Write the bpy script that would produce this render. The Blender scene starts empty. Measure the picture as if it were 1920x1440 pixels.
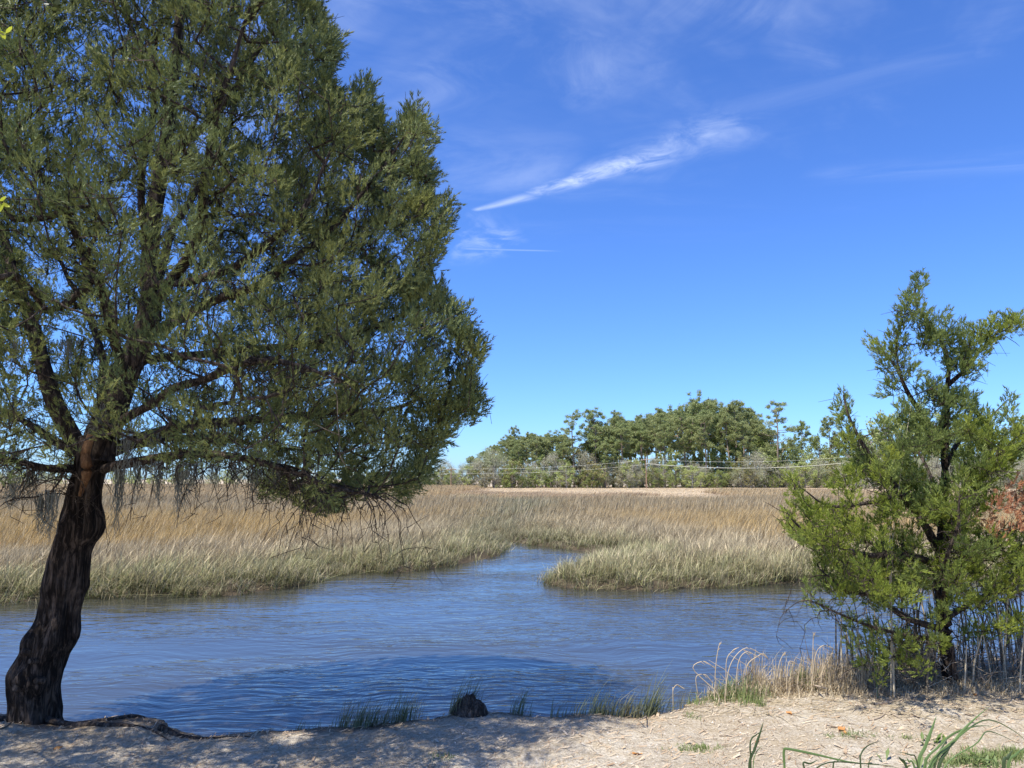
import bpy, math, random
import numpy as np
from mathutils import Vector, Matrix
rng = np.random.default_rng(7); random.seed(7)
R = math.radians
S = bpy.context.scene
C = S.collection
# ------------------------------------------------------------------ camera
CAM_H = 2.25; PITCH = 7.34; FPX = 1386.0
cd = bpy.data.cameras.new('camera'); cam = bpy.data.objects.new('camera', cd); C.objects.link(cam)
cam.location = (0, 0, CAM_H); cam.rotation_euler = (R(90 + PITCH), 0, 0)
cd.sensor_width = 36; cd.lens = 36 * FPX / 1920; cd.clip_start = 0.05; cd.clip_end = 9000
S.camera = cam
S.view_settings.view_transform = 'Standard'; S.view_settings.look = 'None'
S.view_settings.exposure = 0.66; S.view_settings.gamma = 1; S.view_settings.use_curve_mapping = False
cp, sp = math.cos(R(PITCH)), math.sin(R(PITCH))
def ray(px, py):
    x = (px - 960) / FPX; u = (720 - py) / FPX
    return np.array([x, cp - u * sp, sp + u * cp])
def at_z(px, py, z=0.0):
    d = ray(px, py); t = (z - CAM_H) / d[2]
    return np.array([d[0] * t, d[1] * t, z])
def at_y(px, py, Y):
    d = ray(px, py); t = Y / d[1]
    return np.array([d[0] * t, Y, CAM_H + d[2] * t])
def project(P):
    P = np.atleast_2d(P); x, y, z = P[:, 0], P[:, 1], P[:, 2] - CAM_H
    dep = y * cp + z * sp; up = -y * sp + z * cp
    dep = np.maximum(dep, 1e-3)
    return np.stack([960 + FPX * x / dep, 720 - FPX * up / dep], 1)
# ------------------------------------------------------------------ light
SUNV = Vector((-0.42, -0.36, 1.0)).normalized()
sd = bpy.data.lights.new('sun', 'SUN'); sun = bpy.data.objects.new('sun', sd); C.objects.link(sun)
sd.energy = 5.0; sd.angle = R(0.53); sd.color = (1.0, 0.95, 0.86)
sun.rotation_euler = SUNV.to_track_quat('Z', 'Y').to_euler()
W = bpy.data.worlds.new('World'); S.world = W; W.use_nodes = True
SKY_STRENGTH = 0.107; SKY_TINT = (0.50, 0.79, 1.36)

class NT:
    """tiny expression builder for shader node trees"""
    def __init__(s, tree): s.t = tree; s.n = tree.nodes; s.l = tree.links
    def node(s, typ, **kw):
        n = s.n.new(typ)
        for k, v in kw.items():
            if k.startswith('i_'):
                key = k[2:]; key = int(key) if key.isdigit() else key.replace('_', ' ')
                s.set(n.inputs[key], v)
            else: setattr(n, k, v)
        return n
    def set(s, inp, v):
        if isinstance(v, bpy.types.NodeSocket): s.l.new(v, inp)
        elif isinstance(v, (tuple, list)) and len(v) == 3 and inp.type == 'RGBA': inp.default_value = (*v, 1)
        else: inp.default_value = v
    def m(s, op, a, b=None, c=None, clamp=False):
        n = s.n.new('ShaderNodeMath'); n.operation = op; n.use_clamp = clamp
        s.set(n.inputs[0], a)
        if b is not None: s.set(n.inputs[1], b)
        if c is not None: s.set(n.inputs[2], c)
        return n.outputs[0]
    def vm(s, op, a, b=None):
        n = s.n.new('ShaderNodeVectorMath'); n.operation = op; s.set(n.inputs[0], a)
        if b is not None: s.set(n.inputs['Scale' if op == 'SCALE' else 1], b)
        return n.outputs['Value' if op in ('DOT_PRODUCT', 'LENGTH') else 'Vector']
    def noise(s, vec, scale, detail=4, rough=0.55, dist=0.0, dim='3D'):
        n = s.n.new('ShaderNodeTexNoise'); n.noise_dimensions = dim
        s.set(n.inputs['Vector'], vec); n.inputs['Scale'].default_value = scale
        n.inputs['Detail'].default_value = detail; n.inputs['Roughness'].default_value = rough
        n.inputs['Distortion'].default_value = dist
        return n.outputs[0]
    def step(s, v, a, b, lo=0.0, hi=1.0):
        n = s.n.new('ShaderNodeMapRange'); n.interpolation_type = 'SMOOTHSTEP'
        s.set(n.inputs[0], v); n.inputs[1].default_value = a; n.inputs[2].default_value = b
        n.inputs[3].default_value = lo; n.inputs[4].default_value = hi
        return n.outputs[0]
    def mix(s, f, a, b, mode='MIX'):
        n = s.n.new('ShaderNodeMix'); n.data_type = 'RGBA'; n.blend_type = mode
        s.set(n.inputs[0], f); s.set(n.inputs[6], a); s.set(n.inputs[7], b)
        return n.outputs[2]
    def comb(s, x, y, z):
        n = s.n.new('ShaderNodeCombineXYZ'); s.set(n.inputs[0], x); s.set(n.inputs[1], y); s.set(n.inputs[2], z); return n.outputs[0]
    def sep(s, v):
        n = s.n.new('ShaderNodeSeparateXYZ'); s.set(n.inputs[0], v); return n.outputs
    def attr(s, name, typ='GEOMETRY'):
        n = s.n.new('ShaderNodeAttribute'); n.attribute_name = name; n.attribute_type = typ; return n

# sky with thin cirrus
t = W.node_tree; t.nodes.clear(); N = NT(t)
sky = N.node('ShaderNodeTexSky', sky_type='NISHITA', sun_disc=False)
sky.sun_elevation = math.asin(SUNV.z); sky.sun_rotation = math.atan2(SUNV.x, SUNV.y)
sky.altitude = 0; sky.air_density = 1.0; sky.dust_density = 0.25; sky.ozone_density = 2.5
tc = N.node('ShaderNodeTexCoord').outputs['Generated']
dirv = N.vm('NORMALIZE', tc); dx, dy, dz = N.sep(dirv)
zc = N.m('MAXIMUM', dz, 0.02)
P = N.comb(N.m('DIVIDE', dx, zc), N.m('DIVIDE', dy, zc), 0.0)
def pp(px, py):
    d = ray(px, py); return np.array([d[0] / d[2], d[1] / d[2]])
def streak(a, b, w0, w1, power=1.0, along=2.2, across=9.0, thr=(0.42, 0.75), dens=1.0, seed=0.0, side=1.0):
    A, B = pp(*a), pp(*b); e = (B - A); Lh = np.linalg.norm(e); e /= Lh; nrm = np.array([-e[1], e[0]])
    rel = N.vm('SUBTRACT', P, (float(A[0]), float(A[1]), 0.0))
    u = N.m('DIVIDE', N.vm('DOT_PRODUCT', rel, (float(e[0]), float(e[1]), 0)), float(Lh))
    v = N.vm('DOT_PRODUCT', rel, (float(nrm[0]), float(nrm[1]), 0))
    uv = N.comb(N.m('MULTIPLY', u, float(Lh)), v, seed)
    wob = N.m('MULTIPLY', N.m('SUBTRACT', N.noise(uv, 1.6, 3), 0.5), 0.5 * (w0 + w1))
    v2 = N.m('ADD', v, wob)
    uc = N.m('MINIMUM', N.m('MAXIMUM', u, 0.0), 1.0)
    wid = N.m('ADD', w0, N.m('MULTIPLY', N.m('POWER', uc, power), w1 - w0))
    g = N.m('DIVIDE', v2, wid); g = N.m('MULTIPLY', g, g); g = N.m('POWER', 2.718, N.m('MULTIPLY', g, -1.0))
    ends = N.m('MULTIPLY', N.step(u, -0.02, 0.12), N.step(u, 1.08, 0.72))
    sv = N.comb(N.m('MULTIPLY', u, float(Lh) * along), N.m('MULTIPLY', v, across), seed)
    nz = N.noise(sv, 1.0, 9, 0.62, 0.6)
    f = N.m('MULTIPLY', N.m('MULTIPLY', g, ends), N.step(nz, *thr))
    return N.m('MULTIPLY', f, dens)
cl = streak((1060, 345), (1450, 205), 0.04, 0.15, 0.8, 7.0, 7.0, (0.28, 0.9), 0.38, 9.3)
cl = N.m('MAXIMUM', cl, streak((985, 366), (1300, 268), 0.03, 0.075, 0.6, 7.0, 11.0, (0.24, 0.72), 0.62, 4.3))
cl = N.m('MAXIMUM', cl, streak((885, 396), (1010, 364), 0.014, 0.035, 1.0, 4, 14, (0.2, 0.6), 0.35, 2.1))
cl = N.m('MAXIMUM', cl, streak((860, 466), (1050, 471), 0.012, 0.008, 1.0, 5, 8, (0.1, 0.4), 0.15, 5.0))
cl = N.m('MAXIMUM', cl, streak((850, 450), (985, 458), 0.26, 0.12, 1.0, 6, 4, (0.38, 0.8), 0.42, 7.7))
cl = N.m('MAXIMUM', cl, streak((1300, 190), (1900, 60), 0.30, 0.22, 1.0, 1.1, 4, (0.42, 0.9), 0.09, 11.0))
cl = N.m('MAXIMUM', cl, streak((1500, 330), (2050, 300), 0.06, 0.06, 1.0, 1.5, 7, (0.3, 0.8), 0.10, 15.0))
cl = N.m('MAXIMUM', cl, streak((1010, 150), (1280, 90), 0.16, 0.16, 1.0, 3.0, 2.5, (0.38, 0.85), 0.22, 21.0))
cl = N.m('MAXIMUM', cl, streak((820, 320), (1100, 330), 0.30, 0.22, 1.0, 1.5, 2.5, (0.30, 0.8), 0.16, 25.0))
# broad faint veil over the upper part of the sky
vz = N.noise(N.vm('MULTIPLY', P, (0.6, 0.9, 1)), 1.0, 6, 0.6, 0.8)
vz2 = N.noise(N.vm('MULTIPLY', P, (2.4, 3.4, 1)), 1.0, 9, 0.62, 1.4)
veil = N.m('MULTIPLY', N.m('MULTIPLY', N.step(vz, 0.44, 0.66), N.step(vz2, 0.28, 0.72)), N.step(dz, 0.28, 0.5))
cl = N.m('MAXIMUM', cl, N.m('MULTIPLY', veil, 0.26))
skyc = N.mix(1.0, sky.outputs[0], SKY_TINT, 'MULTIPLY')
skyc = N.mix(cl, skyc, (7.2, 7.9, 9.0))
bg = N.node('ShaderNodeBackground'); N.set(bg.inputs[0], skyc); bg.inputs[1].default_value = SKY_STRENGTH
out = N.node('ShaderNodeOutputWorld'); t.links.new(bg.outputs[0], out.inputs[0])

# ------------------------------------------------------------------ helpers
def newmat(name):
    m = bpy.data.materials.new(name); m.use_nodes = True; m.node_tree.nodes.clear(); return m, NT(m.node_tree)
def finish(m, N, shader, disp=None):
    o = N.node('ShaderNodeOutputMaterial'); N.l.new(shader, o.inputs[0]); return m
def princ(N, col, rough=0.8, spec=0.3, normal=None, **kw):
    b = N.node('ShaderNodeBsdfPrincipled'); N.set(b.inputs['Base Color'], col)
    N.set(b.inputs['Roughness'], rough); b.inputs['Specular IOR Level'].default_value = spec
    if normal is not None: N.l.new(normal, b.inputs['Normal'])
    return b
def bump(N, h, strength=0.5, dist=0.02):
    b = N.node('ShaderNodeBump'); N.set(b.inputs['Height'], h)
    b.inputs['Strength'].default_value = strength; b.inputs['Distance'].default_value = dist
    return b.outputs[0]
def leafmix(N, col, trans=0.25, rough=0.55, spec=0.25):
    b = princ(N, col, rough, spec)
    tr = N.node('ShaderNodeBsdfTranslucent'); N.set(tr.inputs[0], col)
    mx = N.node('ShaderNodeMixShader'); mx.inputs[0].default_value = trans
    N.l.new(b.outputs[0], mx.inputs[1]); N.l.new(tr.outputs[0], mx.inputs[2]); return mx.outputs[0]

def mesh_np(name, V, F, mats, attrs=None, smooth=False):
    """V (n,3), F (m,k) with constant k, or list of arrays; float attributes per vertex"""
    me = bpy.data.meshes.new(name)
    V = np.asarray(V, dtype=np.float32); Fl = F if (isinstance(F, list) and len(F) and isinstance(F[0], np.ndarray)) else [F]
    Fl = [np.asarray(f, dtype=np.int32) for f in Fl if len(f)]
    nl = sum(f.size for f in Fl); npoly = sum(len(f) for f in Fl)
    me.vertices.add(len(V)); me.vertices.foreach_set('co', V.ravel())
    me.loops.add(nl); me.loops.foreach_set('vertex_index', np.concatenate([f.ravel() for f in Fl]))
    st = []; c = 0
    for f in Fl:
        st.append(np.arange(len(f), dtype=np.int32) * f.shape[1] + c); c += f.size
    me.polygons.add(npoly); me.polygons.foreach_set('loop_start', np.concatenate(st))
    me.update(calc_edges=True); me.validate()
    if smooth: me.polygons.foreach_set('use_smooth', np.ones(len(me.polygons), dtype=bool))
    if attrs:
        for k, a in attrs.items():
            at = me.attributes.new(k, 'FLOAT', 'POINT'); at.data.foreach_set('value', np.asarray(a, dtype=np.float32))
    for m in (mats if isinstance(mats, list) else [mats]): me.materials.append(m)
    return me
def tag(o, label=None, cat=None, group=None, kind=None):
    for k, v in (('label', label), ('category', cat), ('group', group), ('kind', kind)):
        if v: o[k] = v
    return o
def obj(name, me, parent=None):
    o = bpy.data.objects.new(name, me); C.objects.link(o)
    if parent is not None: o.parent = parent
    return o
def empty(name, loc, **kw):
    o = bpy.data.objects.new(name, None); C.objects.link(o); o.location = tuple(float(a) for a in loc)
    o.empty_display_size = 0.2
    return tag(o, **kw)
def norm(a): return a / np.maximum(np.linalg.norm(a, axis=-1, keepdims=True), 1e-9)

class Geo:
    """collects tubes and triangles"""
    def __init__(s): s.V = []; s.F = []; s.A = []; s.n = 0
    def add(s, V, F, a=0.0):
        s.V.append(V); s.F.append(np.asarray(F) + s.n); s.A.append(np.full(len(V), a) if np.isscalar(a) else a); s.n += len(V)
    def tube(s, pts, rad, k=6, a=0.0, cap=True):
        pts = np.asarray(pts, float); n = len(pts); rad = np.broadcast_to(rad, (n,))
        T = np.gradient(pts, axis=0); T = norm(T)
        ref = np.array([0.0, 0, 1]) if abs(T[0, 2]) < 0.9 else np.array([1.0, 0, 0])
        U = norm(np.cross(T, ref)); Wv = np.cross(T, U)
        an = np.arange(k) * 2 * np.pi / k
        V = pts[:, None, :] + rad[:, None, None] * (np.cos(an)[None, :, None] * U[:, None, :] + np.sin(an)[None, :, None] * Wv[:, None, :])
        i = np.arange(n - 1)[:, None] * k; j = np.arange(k)[None, :]; j2 = (j + 1) % k
        q = np.stack([i + j, i + j2, i + k + j2, i + k + j], -1).reshape(-1, 4)
        V = V.reshape(-1, 3)
        s.add(V, np.concatenate([q[:, [0, 1, 2]], q[:, [0, 2, 3]]]), a)
    def mesh(s, name, mat, smooth=True, attr='rnd'):
        return mesh_np(name, np.concatenate(s.V), np.concatenate(s.F), mat, {attr: np.concatenate(s.A)}, smooth)

def smooth_path(P, n):
    """Catmull-Rom through the points"""
    P = np.asarray(P, float); m = len(P)
    Q = np.vstack([2 * P[0] - P[1], P, 2 * P[-1] - P[-2]])
    ts = np.linspace(0, m - 1 - 1e-6, n); o = []
    for tt in ts:
        i = int(tt); f = tt - i; a, b, c, d = Q[i], Q[i + 1], Q[i + 2], Q[i + 3]
        o.append(0.5 * ((2 * b) + (c - a) * f + (2 * a - 5 * b + 4 * c - d) * f * f + (3 * b - a - 3 * c + d) * f ** 3))
    return np.array(o)
def vnoise(P, scale, seed=0):
    """cheap smooth pseudo noise in about [-1,1] from sines"""
    r = np.random.default_rng(seed); P = np.asarray(P) * scale; o = np.zeros(P.shape[:-1]); 
    for k in range(7):
        w = r.normal(size=P.shape[-1]); w *= (0.7 + 0.35 * k) / np.linalg.norm(w) * 2.2
        o += np.sin(P @ w + r.uniform(0, 6.28)) / (1 + 0.35 * k)
    return o / 2.6

# ------------------------------------------------------------------ materials
def mat_sand():
    m, N = newmat('sandy_bank'); g = N.node('ShaderNodeNewGeometry').outputs['Position']
    n1 = N.noise(g, 1.1, 5, 0.6); n2 = N.noise(g, 9, 6, 0.7); n3 = N.noise(g, 70, 4, 0.75); n4 = N.noise(N.vm('MULTIPLY', g, (1, 1.6, 1)), 24, 5, 0.7, 1.2)
    vor = N.node('ShaderNodeTexVoronoi', i_Scale=95.0); N.set(vor.inputs['Vector'], g)
    c = N.mix(N.step(n1, 0.38, 0.62), (0.47, 0.395, 0.285), (0.56, 0.495, 0.385))
    c = N.mix(N.m('MULTIPLY', N.step(n2, 0.42, 0.62), 0.6), c, (0.40, 0.315, 0.20))
    c = N.mix(N.m('MULTIPLY', N.step(n4, 0.54, 0.66), 0.55), c, (0.25, 0.185, 0.125))
    c = N.mix(N.m('MULTIPLY', N.step(n3, 0.54, 0.64), 0.75), c, (0.15, 0.11, 0.075))
    c = N.mix(N.m('MULTIPLY', N.step(n3, 0.45, 0.33), 0.8), c, (0.72, 0.66, 0.57))
    c = N.mix(N.m('MULTIPLY', N.step(vor.outputs['Distance'], 0.28, 0.1), 0.25), c, (0.7, 0.64, 0.55))
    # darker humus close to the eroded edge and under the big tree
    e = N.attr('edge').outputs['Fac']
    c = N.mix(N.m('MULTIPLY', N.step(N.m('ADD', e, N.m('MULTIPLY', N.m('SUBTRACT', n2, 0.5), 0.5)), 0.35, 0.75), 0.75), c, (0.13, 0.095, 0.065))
    h = N.m('ADD', N.m('MULTIPLY', n3, 0.5), N.m('ADD', n4, n2))
    return finish(m, N, princ(N, c, 0.95, 0.1, bump(N, h, 1.0, 0.02)).outputs[0])
def mat_mud():
    m, N = newmat('marsh_mud'); g = N.node('ShaderNodeNewGeometry').outputs['Position']
    y = N.sep(g)[1]
    n = N.noise(g, 0.35, 6, 0.65); n2 = N.noise(N.vm('MULTIPLY', g, (0.02, 0.12, 1)), 1.0, 6, 0.6)
    near = N.mix(n, (0.045, 0.035, 0.022), (0.11, 0.085, 0.055))
    far = N.mix(N.step(n2, 0.38, 0.6), (0.40, 0.31, 0.215), (0.56, 0.47, 0.34))
    c = N.mix(N.step(y, 50, 75), near, far)
    return finish(m, N, princ(N, c, 0.95, 0.1, bump(N, n, 0.6, 0.1)).outputs[0])
def mat_water():
    m, N = newmat('creek_water'); g = N.node('ShaderNodeNewGeometry').outputs['Position']
    warp = N.vm('SCALE', N.vm('SUBTRACT', N.node('ShaderNodeTexNoise', i_Vector=g, i_Scale=0.5, i_Detail=2.0).outputs['Color'], (0.5, 0.5, 0.5)), 1.2)
    gw = N.vm('ADD', g, warp)
    def rot(a, sx, sy):
        mp = N.node('ShaderNodeMapping'); N.l.new(gw, mp.inputs[0]); mp.inputs['Rotation'].default_value = (0, 0, R(a)); mp.inputs['Scale'].default_value = (sx, sy, 1); return mp.outputs[0]
    a = N.noise(rot(-52, 1.9, 7.4), 1.0, 2, 0.5, 0.3)
    b = N.noise(rot(38, 2.6, 9.0), 1.0, 2, 0.5, 0.2)
    c = N.noise(rot(-8, 11, 26), 1.0, 2, 0.5)
    d = N.noise(rot(-40, 0.6, 2.2), 1.0, 2, 0.5)
    h = N.m('ADD', N.m('ADD', N.m('MULTIPLY', a, 0.0165), N.m('MULTIPLY', b, 0.0115)), N.m('ADD', N.m('MULTIPLY', c, 0.0026), N.m('MULTIPLY', d, 0.014)))
    # calm and rougher patches
    gust = N.step(N.noise(N.vm('MULTIPLY', g, (0.09, 0.22, 1)), 1.0, 4, 0.6), 0.36, 0.64, 0.35, 1.15)
    h = N.m('MULTIPLY', h, gust)
    nb = N.node('ShaderNodeBump'); N.set(nb.inputs['Height'], h); nb.inputs['Strength'].default_value = 1.0; nb.inputs['Distance'].default_value = 1.0
    mud = N.mix(N.noise(g, 0.3, 3, 0.5), (0.036, 0.037, 0.029), (0.052, 0.051, 0.038))
    p = princ(N, mud, 0.04, 0.5, nb.outputs[0]); p.inputs['IOR'].default_value = 1.45
    return finish(m, N, p.outputs[0])
def mat_bark(name, dark, light, streak=18.0):
    m, N = newmat(name); g = N.node('ShaderNodeTexCoord').outputs['Object']
    s1 = N.noise(N.vm('MULTIPLY', g, (1, 1, 0.14)), streak * 1.6, 6, 0.7, 0.8)
    s2 = N.noise(g, 3.0, 4, 0.6)
    c = N.mix(N.step(s1, 0.44, 0.66), dark, light)
    c = N.mix(N.m('MULTIPLY', N.step(s2, 0.55, 0.72), 0.5), c, tuple(a * 1.5 for a in light))
    return finish(m, N, princ(N, c, 0.9, 0.15, bump(N, s1, 1.0, 0.06)).outputs[0])
def mat_leaf(name, a, b, c3, trans=0.25, nscale=1.4, thr=(0.45, 0.62)):
    m, N = newmat(name); g = N.node('ShaderNodeNewGeometry').outputs['Position']
    r = N.attr('rnd').outputs['Fac']; n = N.noise(g, nscale, 3, 0.6)
    c = N.mix(r, a, b); c = N.mix(N.m('MULTIPLY', N.step(n, *thr), 0.8), c, c3)
    return finish(m, N, leafmix(N, c, trans))
def mat_flat(name, col, rough=0.8, spec=0.2, var=0.35, sc=14.0, trans=0.0):
    m, N = newmat(name); g = N.node('ShaderNodeTexCoord').outputs['Object']
    n = N.noise(g, sc, 4, 0.65); c = N.mix(n, tuple(x * (1 - var) for x in col), tuple(min(1, x * (1 + var)) for x in col))
    if trans: return finish(m, N, leafmix(N, c, trans, rough, spec))
    return finish(m, N, princ(N, c, rough, spec, bump(N, n, 0.3, 0.004)).outputs[0])
M_sand = mat_sand(); M_mud = mat_mud(); M_water = mat_water()
M_bark = mat_bark('cedar_bark', (0.018, 0.013, 0.010), (0.15, 0.11, 0.082))
M_limb = mat_bark('cedar_limb_bark', (0.05, 0.038, 0.03), (0.20, 0.155, 0.12), 26)
M_barkred = mat_bark('stripped_wood', (0.22, 0.11, 0.05), (0.42, 0.24, 0.12), 20)
M_cedar = mat_leaf('cedar_foliage', (0.05, 0.078, 0.022), (0.34, 0.355, 0.11), (0.13, 0.17, 0.065), 0.22)
M_cedar2 = mat_leaf('young_cedar_foliage', (0.12, 0.175, 0.025), (0.40, 0.435, 0.07), (0.17, 0.22, 0.075), 0.38, 1.1)
M_dead = mat_leaf('dead_cedar_foliage', (0.38, 0.16, 0.07), (0.62, 0.30, 0.15), (0.46, 0.22, 0.12), 0.25)
M_moss = mat_flat('spanish_moss_grey', (0.30, 0.31, 0.27), 0.9, 0.1, 0.3, 20, 0.3)
M_pine = mat_leaf('pine_needles', (0.17, 0.21, 0.08), (0.41, 0.43, 0.18), (0.27, 0.32, 0.12), 0.3, 0.07)
M_decid = mat_leaf('spring_leaves', (0.28, 0.32, 0.10), (0.52, 0.54, 0.22), (0.36, 0.42, 0.15), 0.35, 0.08)
M_ochre = mat_leaf('budding_leaves', (0.23, 0.21, 0.08), (0.34, 0.30, 0.13), (0.25, 0.25, 0.10), 0.3, 0.08)
M_evergr = mat_leaf('dark_evergreen_leaves', (0.17, 0.21, 0.06), (0.34, 0.38, 0.12), (0.24, 0.29, 0.085), 0.35, 0.08)
M_greytw = mat_leaf('grey_twigs', (0.27, 0.26, 0.18), (0.54, 0.51, 0.38), (0.34, 0.37, 0.19), 0.2, 0.1)
M_ptrunk = mat_flat('pine_trunk_bark', (0.27, 0.215, 0.17), 0.9, 0.1, 0.4, 0.8)
M_gtrunk = mat_flat('grey_trunk_bark', (0.30, 0.275, 0.235), 0.9, 0.1, 0.3, 0.8)

# ------------------------------------------------------------------ shoreline and bank outlines
shore_px = [(-1500, 1165), (-600, 1150), (-200, 1138), (0, 1129), (160, 1120), (330, 1114), (430, 1116), (480, 1108), (555, 1099), (590, 1085), (650, 1073),
            (700, 1070), (740, 1074), (820, 1063), (880, 1053), (930, 1042), (946, 1026), (925, 1006), (960, 1015), (1000, 1021), (1060, 1028),
            (1110, 1035), (1140, 1042), (1165, 1050), (1110, 1062), (1075, 1072), (1040, 1082), (1026, 1093), (1060, 1101), (1130, 1103), (1200, 1106), (1260, 1101), (1330, 1101),
            (1400, 1094), (1460, 1093), (1520, 1088), (1700, 1086), (1920, 1084), (2300, 1082), (3400, 1080)]
shore = np.array([at_z(*p)[:2] for p in shore_px])
wpoly = np.vstack([shore, [[60, 4], [-60, 4]]])
def in_poly(Q, poly):
    x, y = Q[:, 0], Q[:, 1]; ins = np.zeros(len(Q), bool); j = len(poly) - 1
    for i in range(len(poly)):
        xi, yi = poly[i]; xj, yj = poly[j]
        c = ((yi > y) != (yj > y)) & (x < (xj - xi) * (y - yi) / (yj - yi + 1e-12) + xi); ins ^= c; j = i
    return ins
def seg_dist(Q, line):
    d = np.full(len(Q), 1e9)
    for a, b in zip(line[:-1], line[1:]):
        ab = b - a; tt = np.clip(((Q - a) @ ab) / (ab @ ab), 0, 1); d = np.minimum(d, np.linalg.norm(Q - a - tt[:, None] * ab, axis=1))
    return d
BZ = 0.60
edge_px = [(-1600, 1330), (-600, 1335), (-100, 1332), (0, 1331), (60, 1338), (115, 1350), (170, 1352), (225, 1344), (280, 1345), (330, 1356), (385, 1367), (450, 1366), (520, 1361), (580, 1357),
           (640, 1356), (700, 1352), (760, 1346), (810, 1339), (850, 1330), (900, 1322), (960, 1326), (1050, 1331), (1130, 1330), (1200, 1328), (1250, 1320), (1300, 1302),
           (1400, 1285), (1560, 1266), (1640, 1246), (1750, 1234), (1850, 1230), (2000, 1228), (2600, 1225), (3600, 1225)]
edge = np.array([at_z(*p, BZ)[:2] for p in edge_px])
def y_edge(x): return np.interp(x, edge[:, 0], edge[:, 1])
def bank_z(x, y):
    P = np.stack([x, y], -1); d = y_edge(x) - y
    z = BZ + 0.022 * vnoise(P, 1.1, 3) + 0.015 * vnoise(P, 3.7, 4) + 0.0045 * vnoise(P, 13, 5)
    z += 0.05 * np.exp(-((x - at_z(275, 1350, BZ)[0]) / 0.32) ** 2 - ((d) / 0.3) ** 2)
    z += 0.07 * np.exp(-((x - at_z(1735, 1335, BZ)[0]) / 0.35) ** 2 - ((y - 5.5) / 0.2) ** 2)
    z = z - 0.03 * np.exp(-np.maximum(d, 0) / 0.25)
    drop = np.clip((0.02 - d + 0.05 * vnoise(P, 5, 9)) / 0.5, 0, 1)
    return z - 1.3 * (1 - (1 - drop) ** 2)

# ground near (bank), reaching far behind the camera
def build_bank():
    xs = np.concatenate([np.linspace(-400, -14, 14)[:-1], np.arange(-14, 12.01, 0.035), np.linspace(12, 400, 14)[1:]])
    ys = np.concatenate([np.linspace(-400, 1.5, 14)[:-1], np.arange(1.5, 4.2, 0.12), np.arange(4.2, 8.6, 0.03)])
    X, Y = np.meshgrid(xs, ys); Z = bank_z(X, Y); n, m = X.shape
    V = np.stack([X, Y, Z], -1).reshape(-1, 3)
    i = np.arange(n - 1)[:, None] * m + np.arange(m - 1)[None, :]
    F = np.stack([i, i + 1, i + m + 1, i + m], -1).reshape(-1, 4)
    d = y_edge(X) - Y
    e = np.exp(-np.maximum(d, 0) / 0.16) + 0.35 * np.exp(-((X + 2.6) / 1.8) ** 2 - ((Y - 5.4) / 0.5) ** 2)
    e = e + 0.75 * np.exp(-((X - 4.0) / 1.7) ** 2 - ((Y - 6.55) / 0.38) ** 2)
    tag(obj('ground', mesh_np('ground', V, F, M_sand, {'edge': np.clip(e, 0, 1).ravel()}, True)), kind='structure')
build_bank()
def marsh_z(x, y):
    Q = np.stack([x, y], -1); w = in_poly(Q, wpoly); d = seg_dist(Q, shore); s = np.where(w, -d, d)
    return np.clip(0.03 + s * 0.35, -0.5, 0.13) + np.where(s > 1, 0.03 * vnoise(Q, 0.3, 21), 0)
def build_marsh_ground():
    xs = np.concatenate([-np.geomspace(60, 4000, 12)[::-1], np.linspace(-58, -26, 20), np.arange(-25, 25, 0.3), np.linspace(26, 58, 20), np.geomspace(60, 4000, 12)])
    ys = np.concatenate([np.arange(9, 32, 0.22), np.linspace(33, 80, 30), np.geomspace(85, 6000, 30)])
    X, Y = np.meshgrid(xs, ys); n, m = X.shape
    Z = marsh_z(X.ravel(), Y.ravel()); V = np.stack([X.ravel(), Y.ravel(), Z], -1)
    i = np.arange(n - 1)[:, None] * m + np.arange(m - 1)[None, :]
    F = np.stack([i, i + 1, i + m + 1, i + m], -1).reshape(-1, 4)
    tag(obj('marsh_ground', mesh_np('marsh_ground', V, F, M_mud, None, True)), kind='structure')
build_marsh_ground()
V = np.array([[-400, -2, 0], [400, -2, 0], [400, 42, 0], [-400, 42, 0]], float)
tag(obj('water', mesh_np('water', V, np.array([[0, 1, 2, 3]]), M_water)), kind='structure')

# ------------------------------------------------------------------ marsh grass: geometry-node tufts
def blades(n, h, lean, width, spread, curve=0.5, seed=0, mess=0.25, straw=0.0):
    r = np.random.default_rng(seed)
    base = np.stack([r.normal(0, spread, n), r.normal(0, spread, n), np.zeros(n)], -1)
    hh = h * r.uniform(0.55, 1.1, n)
    az = r.uniform(0, 6.283, n); ld = np.stack([np.cos(az), np.sin(az), np.zeros(n)], -1) * (mess * r.random(n))[:, None]
    ld[:, 0] += lean * r.uniform(0.5, 1.4, n)
    k = r.random(n) < straw       # broken straws lying across
    ld[k] *= 3.5; hh[k] *= 0.7
    wd = np.stack([-np.sin(az), np.cos(az), np.zeros(n)], -1)
    V = []; T = []; ts = [0, 0.4, 0.75, 1.0]; ws = [1.0, 0.85, 0.55, 0.0]
    for tt, w in zip(ts, ws):
        p = base + hh[:, None] * (np.array([0, 0, 1.0]) * (tt - 0.12 * tt * tt) + ld * (tt * (1 - curve) + curve * tt * tt))
        if w > 0: V += [p - wd * width * w / 2, p + wd * width * w / 2]; T += [tt, tt]
        else: V += [p]; T += [tt]
    V = np.stack(V, 1); K = V.shape[1]
    f = np.array([[0, 1, 3], [0, 3, 2], [2, 3, 5], [2, 5, 4], [4, 5, 6]])
    F = (np.arange(n)[:, None, None] * K + f[None]).reshape(-1, 3)
    rnd = np.repeat(r.random(n), K); tv = np.tile(np.array(T), n)
    return V.reshape(-1, 3), F, rnd, tv
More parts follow.
